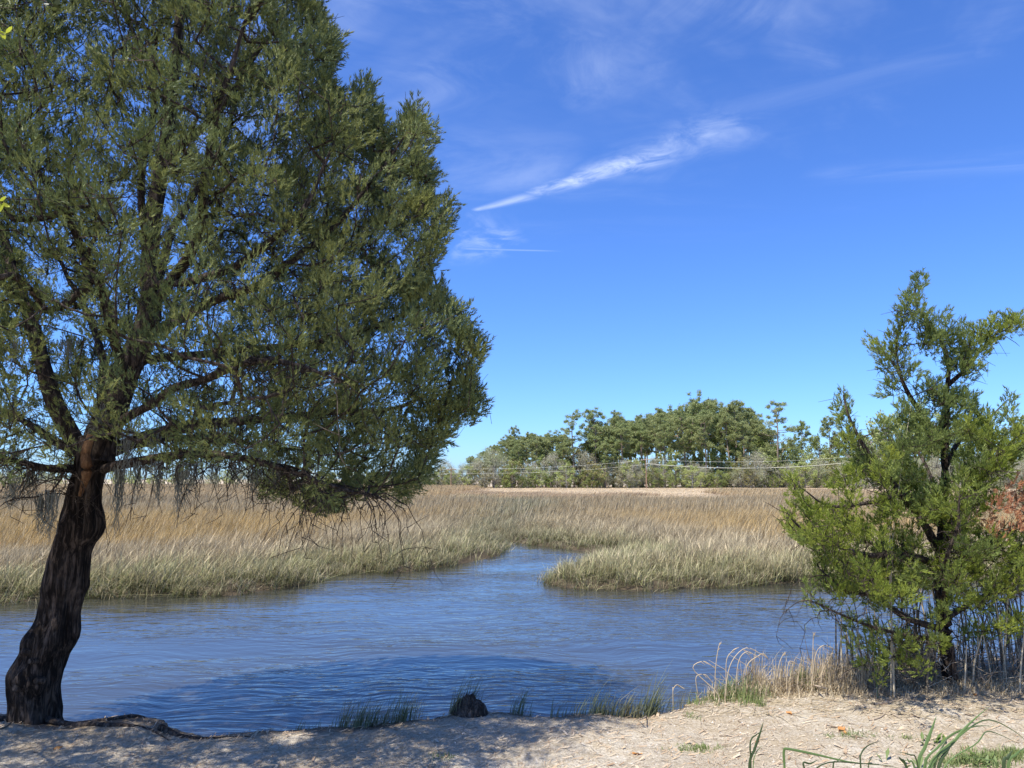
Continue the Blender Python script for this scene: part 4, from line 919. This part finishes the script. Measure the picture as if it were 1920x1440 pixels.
def bank_bits():
    r = np.random.default_rng(71)
    # sparse dark grass along the eroded edge
    sp_ = []
    for a, b, n, h in [(700, 830, 46, 0.13), (855, 900, 22, 0.18), (955, 1010, 8, 0.12), (1020, 1110, 26, 0.10), (1085, 1110, 8, 0.17), (1110, 1250, 44, 0.11), (1170, 1185, 6, 0.22), (640, 700, 8, 0.05), (130, 260, 6, 0.04)]:
        for _ in range(n * 2):
            px = r.uniform(a, b); x = (px - 960) / FPX * 5.9 * 1.06; y = y_edge(x) + r.uniform(-0.05, 0.08); sp_.append((x, y, h * 1.5 * r.uniform(0.5, 1.4), 0.02, 0.35, 0.3))
    grass_stuff('shore_grass', sp_, M_shoreg, 'sparse dark grass fringing the eroded edge of the bank', 'grass', 1, 11, 0.0042)
    # green clumps
    sp_ = []
    for a, b, y0, y1, n, h in [(1245, 1440, 1303, 1324, 60, 0.10), (1270, 1320, 1292, 1315, 22, 0.17), (1350, 1420, 1292, 1318, 26, 0.17), (1480, 1560, 1270, 1300, 20, 0.22)]:
        for _ in range(n): q = gpt(r.uniform(a, b), r.uniform(y0, y1)); sp_.append((q[0], q[1], h * r.uniform(0.5, 1.3), 0.025, 0.4, 0.1))
    for cx, cy, n, sxx, syy in [(1310, 1404, 40, 38, 5), (1600, 1378, 26, 45, 5), (1300, 1345, 8, 10, 3), (1850, 1425, 90, 55, 10), (1780, 1432, 30, 30, 6), (1900, 1415, 30, 30, 8), (830, 1420, 8, 20, 4), (1720, 1384, 8, 30, 3)]:
        for _ in range(n): q = gpt(cx + r.normal(0, sxx * 0.6), cy + r.normal(0, syy * 0.7)); sp_.append((q[0], q[1], 0.03 * r.uniform(0.6, 1.5) * (1.6 if cx > 1760 else 1), 0.02, 0.8, 0.0))
    grass_stuff('green_grass', sp_, M_sgrass, 'short green grass in small patches on the sandy bank', 'grass', 2, 14, 0.0045)
    # straw-coloured dead grass mound
    sp_ = []
    for _ in range(560):
        px = r.uniform(1255, 1980); q = gpt(px, r.uniform(1272, 1310) if px > 1420 else r.uniform(1285, 1318)); sp_.append((q[0], min(q[1] + r.uniform(0, 0.3), y_edge(q[0]) + 0.02), r.uniform(0.07, 0.2) * (0.55 if px > 1640 else 0.9), 0.05, 1.1, 0.1))
    for _ in range(60):
        q = gpt(r.uniform(1380, 1640), r.uniform(1275, 1300)); q[1] = min(q[1], y_edge(q[0]) - 0.03); sp_.append((q[0], q[1], r.uniform(0.25, 0.42), 0.04, 0.45, 0.12))
    grass_stuff('dry_grass', sp_, M_dryg, 'tangled pale dead grass around the foot of the young cedar', 'grass', 3, 16, 0.0055)
    # litter: needles, straws, chips on the sand
    g = Geo(); n = 15000; xs = r.uniform(-5.5, 6, n); ys = r.uniform(3.9, 7.2, n); d = y_edge(xs) - ys; k = (d > 0.01); xs, ys = xs[k], ys[k]; n = len(xs)
    zs = bank_z(xs, ys) + 0.004; az = r.uniform(0, 3.14, n); L = r.uniform(0.015, 0.07, n); w = np.where(r.random(n) < 0.06, r.uniform(0.005, 0.010, n), r.uniform(0.0012, 0.003, n))
    dx_, dy_ = np.cos(az), np.sin(az); lift = r.uniform(0, 0.012, n)
    A = np.stack([xs - dx_ * L / 2, ys - dy_ * L / 2, zs], -1); B = np.stack([xs + dx_ * L / 2, ys + dy_ * L / 2, zs + lift], -1); Wd = np.stack([-dy_ * w, dx_ * w, 0 * w + 0.001], -1)
    V = np.stack([A - Wd, A + Wd, B + Wd, B - Wd], 1).reshape(-1, 3); F = np.arange(4 * n).reshape(-1, 4)
    tag(obj('leaf_litter', mesh_np('leaf_litter', V, F, mat_leaf('litter', (0.30, 0.20, 0.12), (0.66, 0.54, 0.38), (0.5, 0.36, 0.22), 0.1, 1.5), {'rnd': np.repeat(r.random(n), 4)})), 'dead needles and straw bits strewn over the sand', 'litter', None, 'stuff')
    # tangle of dead twigs at the foot of the young cedar
    g = Geo()
    for _ in range(900):
        px = r.uniform(1470, 1990) if _ % 4 else r.uniform(1330, 1700); Y_ = r.uniform(6.0, 6.9); x_ = (px - 960) / FPX * Y_ * 1.04; Y_ = min(Y_, float(y_edge(x_)) - 0.02)
        a_ = np.array([x_, Y_, bz(x_, Y_) + r.uniform(0, 0.28 if px > 1600 else 0.08)]); d_ = norm(r.normal(0, 1, 3) * [1, 0.8, 0.6]); L_ = r.uniform(0.08, 0.4)
        if a_[2] + d_[2] * L_ < bz(x_, Y_): d_[2] = abs(d_[2])
        m_ = a_ + d_ * L_ * 0.5 + r.normal(0, 0.025, 3); g.tube(np.array([a_, m_, a_ + d_ * L_ + [0, 0, -0.02]]), np.array([0.0032, 0.0026, 0.0012]) * r.uniform(0.6, 1.5), 3, r.random())
    tag(obj('dead_twigs', g.mesh('dead_twigs', mat_leaf('dead_twig', (0.09, 0.07, 0.05), (0.52, 0.43, 0.31), (0.26, 0.2, 0.15), 0.0, 3))), 'tangle of dead twigs and stems at the foot of the young cedar', 'twigs', None, 'stuff')
    # tiny pebbles
    n = 2600; xs = r.uniform(-5, 6, n); ys = r.uniform(3.9, 6.2, n); k = (y_edge(xs) - ys > 0.08); xs, ys = xs[k], ys[k]; n = len(xs); s = r.uniform(0.003, 0.010, n)
    oc = np.array([[1, 0, 0], [-1, 0, 0], [0, 1, 0], [0, -1, 0], [0, 0, 0.7], [0, 0, -0.7]], float); of = np.array([[0, 2, 4], [2, 1, 4], [1, 3, 4], [3, 0, 4]])
    V = (oc[None] * (s[:, None, None] * r.uniform(0.6, 1.3, (n, 6, 1))) + np.stack([xs, ys, bank_z(xs, ys)], -1)[:, None]).reshape(-1, 3); F = (np.arange(n)[:, None, None] * 6 + of[None]).reshape(-1, 3)
    tag(obj('pebbles', mesh_np('pebbles', V, F, mat_leaf('pebble', (0.25, 0.2, 0.15), (0.7, 0.65, 0.57), (0.5, 0.44, 0.36), 0.0, 2), {'rnd': np.repeat(r.random(n), 6)}, True)), 'tiny pebbles and grit scattered on the sandy bank', 'pebbles', None, 'stuff')
    g = Geo()
    for _ in range(420):
        q = gpt(r.uniform(1260, 1960), r.uniform(1300, 1345)); az = r.normal(0, 0.7); L_ = r.uniform(0.04, 0.22); d_ = np.array([math.cos(az), math.sin(az), 0]); e_ = q + d_ * L_; e_[2] = bz(e_[0], e_[1])
        g.tube(np.array([q + [0, 0, 0.003], (q + e_) / 2 + [0, 0, r.uniform(0.004, 0.02)], e_ + [0, 0, 0.003]]), np.array([0.0022, 0.002, 0.0012]) * r.uniform(0.7, 1.6), 3, r.random())
    tag(obj('fallen_straw', g.mesh('fallen_straw', M_dryg)), 'pale fallen straws lying on the sand in front of the dead grass', 'straw', None, 'stuff')
    # stump
    q = gpt(905, 1325); K = 26; rows = 12; V = []
    for i in range(rows):
        f = i / (rows - 1); an = np.arange(K) * 2 * np.pi / K; rad = 0.095 * (1 - f ** 1.7 * 0.72); P = np.stack([np.cos(an), np.sin(an), np.full(K, f * 1.5)], -1)
        rr = rad * (1 + 0.28 * vnoise(P, 1.6, 91) + 0.1 * vnoise(P, 5, 92)); V.append(np.stack([rr * np.cos(an) * 1.15 + 0.08, rr * np.sin(an) * 0.8, np.full(K, -0.06 + f * 0.135) + 0.02 * vnoise(P, 3, 93)], -1))
    V.append(np.array([[0.08, 0, 0.072]])); V = np.concatenate(V); i = np.arange(rows - 1)[:, None] * K; j = np.arange(K)[None]; F1 = np.stack([i + j, i + (j + 1) % K, i + K + (j + 1) % K, i + K + j], -1).reshape(-1, 4)
    b = (rows - 1) * K; F2 = np.array([[b + j_, b + (j_ + 1) % K, rows * K] for j_ in range(K)]); st = obj('stump', mesh_np('stump', V, [F1, F2], M_limb, None, True)); st.location = (q[0], float(y_edge(q[0])) - 0.05, BZ + 0.035)
    tag(st, 'small dark weathered stump at the brink of the bank', 'stump')
    # fallen sticks
    for k, (pts, r0, lab) in enumerate([([(1640, 1323), (1690, 1315), (1712, 1308)], 0.011, 'thickest pale stick lying in front of the young cedar'), ([(1617, 1326), (1655, 1334), (1690, 1347)], 0.006, 'thin pale stick lying left of the small sand mound'),
                                        ([(1605, 1318), (1615, 1330), (1624, 1342)], 0.005, 'short straw-like stick crossing beside the thin pale one'), ([(1200, 1295), (1232, 1312), (1262, 1328)], 0.005, 'thin dark stick leaning over the water at the left of the dry grass'),
                                        ([(1228, 1330), (1212, 1344), (1196, 1352)], 0.006, 'short branched stick on the sand at the tip of the tree shadow'), ([(818, 1330), (826, 1336), (834, 1341)], 0.005, 'short pale stick on the brink, left of the stump'),
                                        ([(1470, 1282), (1520, 1286), (1560, 1296), (1600, 1306)], 0.010, 'long curved weathered branch lying in the dry grass'), ([(1630, 1352), (1650, 1346), (1660, 1338)], 0.005, 'short grey stick near the thin pale one'),
                                        ([(1130, 1280), (1165, 1298), (1200, 1322)], 0.004, 'thin dark twig slanting over the water, left of the longer one'), ([(0, 1368), (14, 1362), (22, 1352), (10, 1345)], 0.006, 'dark crooked twig on the sand at the far left')]):
        if k in (3, 8):
            P = [at_y(x, y, gpt(1262, 1328)[1] + 0.02) for x, y in pts]
        else:
            P = []
            for x, y in pts: p = gpt(x, y); p[2] += r0 * 0.7; P.append(p)
        P = smooth_path(P, 12); g = Geo(); c0 = P[0].copy(); g.tube(P - c0, np.linspace(r0, r0 * 0.45, 12), 6)
        o = obj('stick', g.mesh('stick', M_stick if k not in (3, 8, 9) else M_greycane)); o.location = tuple(c0); tag(o, lab, 'stick')
    # fallen leaves
    ml = mat_flat('dry_orange_leaf', (0.55, 0.27, 0.09), 0.6, 0.3, 0.2, 20, 0.2)
    for k, (px, py, s, lab) in enumerate([(1479, 1338, 0.035, 'dry orange leaf on the sand in front of the dry grass'), (1578, 1368, 0.05, 'largest dry orange leaf, beside a green patch'), (1585, 1376, 0.03, 'dry orange leaf touching the largest one'), (1828, 1304, 0.03, 'orange leaf at the foot of the pale stake'),
                                        (108, 1405, 0.03, 'small orange leaf on the bank at lower left'), (1195, 1415, 0.03, 'brownish leaf on the sand below the tree shadow'), (1420, 1392, 0.02, 'tiny yellow leaf beside the bent blades')]):
        q = gpt(px, py); V = []; F = []
        for i in range(9):
            f = i / 8; w = s * 0.42 * math.sin(math.pi * min(1, f * 0.95 + 0.03)); V += [(-w, (f - .5) * s * 2, 0.008 * math.cos(f * 5) + 0.006), (0, (f - .5) * s * 2, 0.002), (w, (f - .5) * s * 2, 0.008 * math.sin(f * 4) + 0.006)]
        for i in range(8): b_ = i * 3; F += [[b_, b_ + 1, b_ + 4, b_ + 3], [b_ + 1, b_ + 2, b_ + 5, b_ + 4]]
        o = obj('fallen_leaf', mesh_np('fallen_leaf', V, F, ml, None, True)); o.location = (q[0], q[1], q[2] + 0.003); o.rotation_euler = (0.1, 0.1, r.uniform(0, 6)); tag(o, lab, 'leaf')
    # canes round the young cedar
    def cane(base, pts, r0, mat, lab, group=None, leaf=True):
        e = empty('reed_cane', base, label=lab, cat='reed', group=group); P = smooth_path(pts, 12); g = Geo(); rr = np.linspace(r0, r0 * 0.55, 12); g.tube(P - base, rr, 6)
        for i in (3, 6, 9): g.tube(np.array([P[i] - [0, 0, 0.006], P[i], P[i] + [0, 0, 0.006]]) - base, np.array([rr[i] * 0.9, rr[i] * 1.3, rr[i] * 0.9]), 6)
        obj('stem', g.mesh('stem', mat), e)
        return e, P
    sp_c = [([(1808, 1306), (1810, 1258), (1812, 1210)], 6.0, 0.0085, M_cane, 'pale short stake-like cane standing clear before the young cedar'), ([(1912, 1310), (1914, 1250), (1920, 1190)], 6.0, 0.0085, M_cane, 'pale cane at the right edge of the picture'),
            ([(1676, 1302), (1672, 1180), (1668, 1050), (1670, 940)], 5.9, 0.0085, M_cane, 'tallest golden cane rising through the left half of the cedar'), ([(1736, 1298), (1742, 1230), (1748, 1165)], 5.95, 0.009, M_greycane, 'greenish grey cane left of the cedar trunk'),
            ([(1579, 1272), (1577, 1205), (1578, 1140)], 6.1, 0.008, M_cane, 'first tall pale cane left of the cedar'), ([(1592, 1284), (1590, 1240), (1586, 1190)], 6.1, 0.008, M_greycane, 'darker cane beside the first tall pale one'),
            ([(1880, 1278), (1886, 1180), (1892, 1080), (1900, 1000)], 6.3, 0.009, M_cane, 'tall slightly bent cane right of the cedar trunk'), ([(1672, 1040), (1680, 960), (1690, 880), (1708, 760)], 5.85, 0.0035, M_cane, 'long thin yellow stalk standing up among the cedar boughs')]
    for pts, Y, r0, mt, lab in sp_c:
        P = [at_y(x, y, Y) for x, y in pts]
        if 'stalk' not in lab: P[0][2] = bz(P[0][0], Y) - 0.02
        else: q0 = at_y(1669, 1290, Y); q0[2] = bz(q0[0], Y) - 0.02; P = [q0] + P
        cane(np.array(P[0]), P, r0, mt, lab)
    for k in range(150):
        px = r.uniform(1600, 1990) if k > 20 else r.uniform(1560, 1700); Y = r.uniform(6.1, 7.1); b0 = at_y(px, 1280, Y); b0[2] = bz(b0[0], Y) - 0.02; H = r.uniform(0.25, 1.0) * (1.0 if px > 1700 else 0.6); ln = r.normal(0, 0.14, 2) * H
        P = [b0, b0 + [ln[0] * 0.3, ln[1] * 0.3, H * 0.5], b0 + [ln[0], ln[1], H]]
        mt_ = M_cane if r.random() < 0.22 else M_greycane; cane(b0, P, r.uniform(0.004, 0.009), mt_, ('%s %s dead cane %s the young cedar foot' % ('tall' if H > 0.65 else 'mid-height' if H > 0.4 else 'short', 'pale' if mt_ is M_cane else 'dark', 'far left of' if px < 1660 else 'left of' if px < 1750 else 'beside' if px < 1820 else 'right of' if px < 1890 else 'far right of')), 'canes in the thicket around the young cedar')
    # arching dry stalks with drooping tips over the dry grass
    arch = [((1345, 1300), (1300, 1255), (1318, 1240), (1337, 1250)), ((1360, 1300), (1370, 1245), (1398, 1215), (1430, 1228)), ((1380, 1290), (1385, 1240), (1400, 1222), (1418, 1230)), ((1362, 1295), (1362, 1240), (1372, 1222), (1380, 1216)), ((1310, 1310), (1305, 1270), (1322, 1265), (1332, 1275)),
            ((1522, 1275), (1524, 1230), (1525, 1195), (1527, 1190)), ((1524, 1270), (1530, 1225), (1545, 1210), (1562, 1216)), ((1540, 1270), (1545, 1250), (1550, 1235), (1556, 1228)), ((1262, 1312), (1264, 1290), (1270, 1284), (1275, 1287)), ((1455, 1300), (1460, 1250), (1466, 1232), (1470, 1226)),
            ((1475, 1290), (1476, 1260), (1480, 1240), (1488, 1243)), ((1495, 1290), (1498, 1260), (1499, 1245), (1502, 1248)), ((1340, 1300), (1342, 1250), (1347, 1215), (1350, 1208)), ((1400, 1250), (1425, 1228), (1432, 1226), (1436, 1230)), ((1640, 1210), (1665, 1165), (1700, 1158), (1760, 1166))]
    for k, pts in enumerate(arch):
        Y = 5.95 + r.normal(0, 0.08); P = [at_y(x, y, Y) for x, y in pts]; b0 = P[0].copy(); b0[2] = bz(b0[0], Y) - 0.01
        if P[0][2] < b0[2] + 0.02: P[0] = b0
        else: P = [b0] + P
        P = smooth_path(P, 18); e = empty('dry_stalk', b0, label='arching straw stalk, ' + ['leftmost large arch above the green clump', 'widest arch with white tip', 'lower arch beside the widest one', 'upright one inside the widest arch', 'small arch behind the leftmost large one', 'tall straight one left of the cedar canes', 'tall one drooping towards the cedar', 'short one nearest the cedar canes', 'tiny arch at the left end of the grass', 'mid one right of the widest arch', 'short bent one in the middle of the dead grass', 'short straight one in the middle of the dead grass', 'tallest thin straight one over the green clump', 'detached tip hanging at the widest arch'][k] if k < 14 else 'long pale green blade arching in front of the cedar foot', cat='stalk', group='arching stalks over the dead grass' if k < 14 else None)
        g = Geo(); g.tube(P - b0, np.linspace(0.0045, 0.002, 18), 4); obj('stem', g.mesh('stem', M_straw if k < 14 else M_sgrass), e)
        g = Geo()
        for q in range(16):
            i = r.integers(12, 18); a_ = P[i]; dd = norm(P[17] - P[12]) * 0.03 + np.array([r.normal(0, .006), r.normal(0, .006), -0.008]); g.tube(np.array([a_, a_ + dd]) - b0, np.array([0.0024, 0.0008]), 3)
        obj('seed_head', g.mesh('seed_head', M_straw), e)
    # small bushy green sprig left of the dry grass
    b0 = gpt(1283, 1312); e = empty('leafy_sprig', b0, label='small dark green leafy sprig left of the arching stalks', cat='plant'); top = at_y(1280, 1262, b0[1]) - b0
    g = Geo(); g.tube(np.array([[0, 0, 0], top * 0.5 + [0.01, 0, 0], top]), np.array([0.003, 0.003, 0.002]), 4); obj('stem', g.mesh('stem', M_blade), e)
    for q in range(16):
        a_ = top * r.uniform(0.55, 1.02); d_ = norm(r.normal(size=3) * [1, 1, 0.3] + [0, 0, 1.0]); s_ = norm(np.cross(d_, r.normal(size=3))); l_ = r.uniform(0.03, 0.05); V = np.array([a_, a_ + d_ * l_ * .5 + s_ * .008, a_ + d_ * l_, a_ + d_ * l_ * .5 - s_ * .008])
        obj('leaf', mesh_np('leaf', V, np.array([[0, 1, 2, 3]]), M_blade), e)
bank_bits()

# ------------------------------------------------------------------ strap-leaved plants at the lower right, close to the camera
def strap(P, w, mat, e, base, n=22, fold=0.25):
    w = w * 0.72
    P = smooth_path(P, n); T = norm(np.gradient(P, axis=0)); view = norm(P - np.array([0, 0, CAM_H])); side = norm(np.cross(T, view) + 0.25 * np.cross(T, [0, 0, 1.0])); nr = np.cross(side, T); f = np.linspace(0, 1, n); ww = w * np.minimum(1, 0.55 + f * 2) * np.clip((1 - f) * 2.6, 0, 1) ** 0.8
    V = np.stack([P - side * ww[:, None] / 2 + nr * ww[:, None] * fold, P, P + side * ww[:, None] / 2 + nr * ww[:, None] * fold], 1).reshape(-1, 3) - base; i = np.arange(n - 1)[:, None] * 3 + np.arange(2)[None]
    F = np.stack([i, i + 1, i + 4, i + 3], -1).reshape(-1, 4); return obj('leaf', mesh_np('leaf', V, F, mat, None, True), e)
def strap_plants():
    m1 = mat_flat('strap_leaf_green', (0.13, 0.20, 0.06), 0.4, 0.5, 0.25, 4, 0.3); m2 = mat_flat('strap_leaf_dark', (0.05, 0.075, 0.025), 0.45, 0.4, 0.25, 4, 0.2)
    def plant(bpx, Y, leaves, lab):
        b = at_y(bpx, 1440, Y); b[2] = bz(b[0], Y); e = empty('strap_leaf_plant', b, label=lab, cat='plant')
        for pts, w, mt in leaves:
            P = [b + np.array([0.03 * (k_ % 3 - 1) * 0, 0, 0]) for k_ in range(1)] + [at_y(x, y, Y + dy) for x, y, dy in pts]; strap(P, w, mt, e, b)
    Y = 3.7
    plant(1404, Y, [([(1408, 1440, 0), (1407, 1392, 0), (1418, 1378, 0.02), (1437, 1367, .05)], 0.010, m2), ([(1405, 1440, 0), (1415, 1405, 0), (1425, 1375, 0), (1432, 1352, 0)], 0.017, m2), ([(1412, 1440, 0), (1416, 1415, 0), (1424, 1403, .03), (1430, 1397, .05)], 0.006, m1)], 'two narrow upright green blades rising from the bottom edge, one bent')
    plant(1471, Y, [([(1471, 1440, 0), (1470, 1408, 0), (1480, 1405, -.01), (1530, 1415, -.03), (1600, 1430, -.05), (1680, 1436, -.08)], 0.016, m1), ([(1530, 1441, -.1), (1620, 1432, -.1), (1690, 1440, -.1)], 0.008, m2)], 'long green blade kinked over sideways near the bottom edge')
    plant(1560, 3.8, [([(1508, 1440, 0), (1520, 1432, 0), (1535, 1424, 0)], 0.012, m2), ([(1562, 1440, 0), (1570, 1428, 0), (1580, 1416, 0)], 0.009, m2)], 'two short dark blade tips just above the bottom edge')
    plant(1614, 3.8, [([(1614, 1440, 0), (1614, 1415, 0), (1628, 1398, .03), (1655, 1388, .08)], 0.010, m2), ([(1628, 1440, 0), (1632, 1425, 0), (1638, 1416, 0)], 0.006, m2)], 'thin dark blade curving right, alone between larger plants')
    plant(1730, 3.7, [([(1722, 1440, 0), (1735, 1400, 0), (1748, 1365, 0), (1756, 1342, 0)], 0.020, m1), ([(1732, 1440, 0), (1760, 1400, 0), (1790, 1375, .05), (1830, 1362, .1), (1870, 1362, .15)], 0.014, m1), ([(1745, 1440, 0), (1785, 1395, 0), (1815, 1360, .03), (1855, 1324, .05)], 0.019, m1), ([(1760, 1440, 0), (1775, 1410, 0), (1790, 1385, 0)], 0.020, m2),
                      ([(1752, 1440, 0), (1765, 1405, 0), (1780, 1378, .02)], 0.014, m2), ([(1720, 1432, 0), (1705, 1415, 0), (1676, 1409, .04)], 0.009, m2), ([(1740, 1440, 0), (1800, 1380, 0), (1850, 1350, .1), (1900, 1370, .2), (1935, 1400, .3)], 0.010, m1), ([(1770, 1440, 0), (1830, 1395, 0), (1850, 1372, .06), (1880, 1380, .1), (1920, 1400, .15)], 0.008, m1),
                      ([(1700, 1440, 0), (1690, 1425, 0), (1684, 1418, 0)], 0.016, m2), ([(1715, 1440, 0), (1704, 1428, 0), (1700, 1420, 0)], 0.012, m1), ([(1735, 1440, 0), (1741, 1418, 0), (1762, 1400, 0.02)], 0.016, m1)], 'large clump of arching strap-like green leaves at lower right')
    plant(1880, 3.6, [([(1882, 1440, 0), (1890, 1420, 0), (1900, 1405, 0)], 0.022, m2), ([(1890, 1440, 0), (1905, 1415, 0), (1925, 1400, .04)], 0.016, m1), ([(1870, 1440, 0), (1850, 1425, 0), (1820, 1420, .05)], 0.008, m1)], 'small clump of strap leaves cut by the lower right corner')
    # low broad-leaved weeds
    r = np.random.default_rng(81)
    for bx, by, n, lab in [(1835, 1432, 26, 'low leafy green weed at the bottom edge, right of the big clump'), (1762, 1395, 10, 'small leafy weed growing inside the big clump'), (1690, 1436, 8, 'low leafy weed left of the big clump at the bottom edge')]:
        b = gpt(bx, by); e = empty('weed', b, label=lab, cat='weed')
        for k in range(n):
            az = r.uniform(0, 6.28); l_ = r.uniform(0.05, 0.11); d_ = norm(np.array([math.cos(az), math.sin(az), r.uniform(0.4, 1.6)])); s_ = norm(np.cross(d_, [0, 0, 1])); o_ = np.array([r.normal(0, .05), r.normal(0, .05), 0])
            V = np.array([o_, o_ + d_ * l_ * .5 + s_ * .011, o_ + d_ * l_ - [0, 0, l_ * .2], o_ + d_ * l_ * .5 - s_ * .011]); obj('leaf', mesh_np('leaf', V, np.array([[0, 1, 2], [0, 2, 3]]), M_sgrass), e)
strap_plants()

# ------------------------------------------------------------------ oak twigs reaching in at the left edge
def oak_twigs():
    r = np.random.default_rng(91); my = mat_flat('yellow_oak_leaf', (0.42, 0.46, 0.05), 0.45, 0.4, 0.25, 20, 0.45); mg = mat_flat('shaded_oak_leaf', (0.07, 0.09, 0.025), 0.45, 0.4, 0.25, 20, 0.3)
    for pts, Y, n, mt, lab in [([(-60, 350), (-20, 370), (10, 385)], 2.6, 11, my, 'lower twig of bright yellow-green leaves poking in at the left edge'), ([(-60, 20), (-20, 50), (8, 66)], 2.6, 6, my, 'upper twig of bright yellow-green leaves at the left edge'),
                               ([(-40, -60), (30, -20), (90, 5), (100, 12)], 2.4, 26, mg, 'dark leafy twig hanging in at the top left corner')]:
        P = smooth_path([at_y(x, y, Y) for x, y in pts], 12); b = P[0]; e = empty('oak_twig', b, label=lab, cat='twig'); g = Geo(); g.tube(P - b, np.linspace(0.004, 0.0015, 12), 5); obj('stem', g.mesh('stem', M_limb), e)
        for k in range(n):
            a_ = P[r.integers(5, 12)] - b + r.normal(0, 0.008, 3); d_ = norm(r.normal(size=3) + [0.6, 0, 0]); s_ = norm(np.cross(d_, r.normal(size=3))); l_ = r.uniform(0.025, 0.042); V = np.array([a_, a_ + d_ * l_ * .35 + s_ * .008, a_ + d_ * l_ * .75 + s_ * .007, a_ + d_ * l_, a_ + d_ * l_ * .75 - s_ * .007, a_ + d_ * l_ * .35 - s_ * .008])
            obj('leaf', mesh_np('leaf', V, np.array([[0, 1, 2, 3, 4, 5]]), mt), e)
oak_twigs()
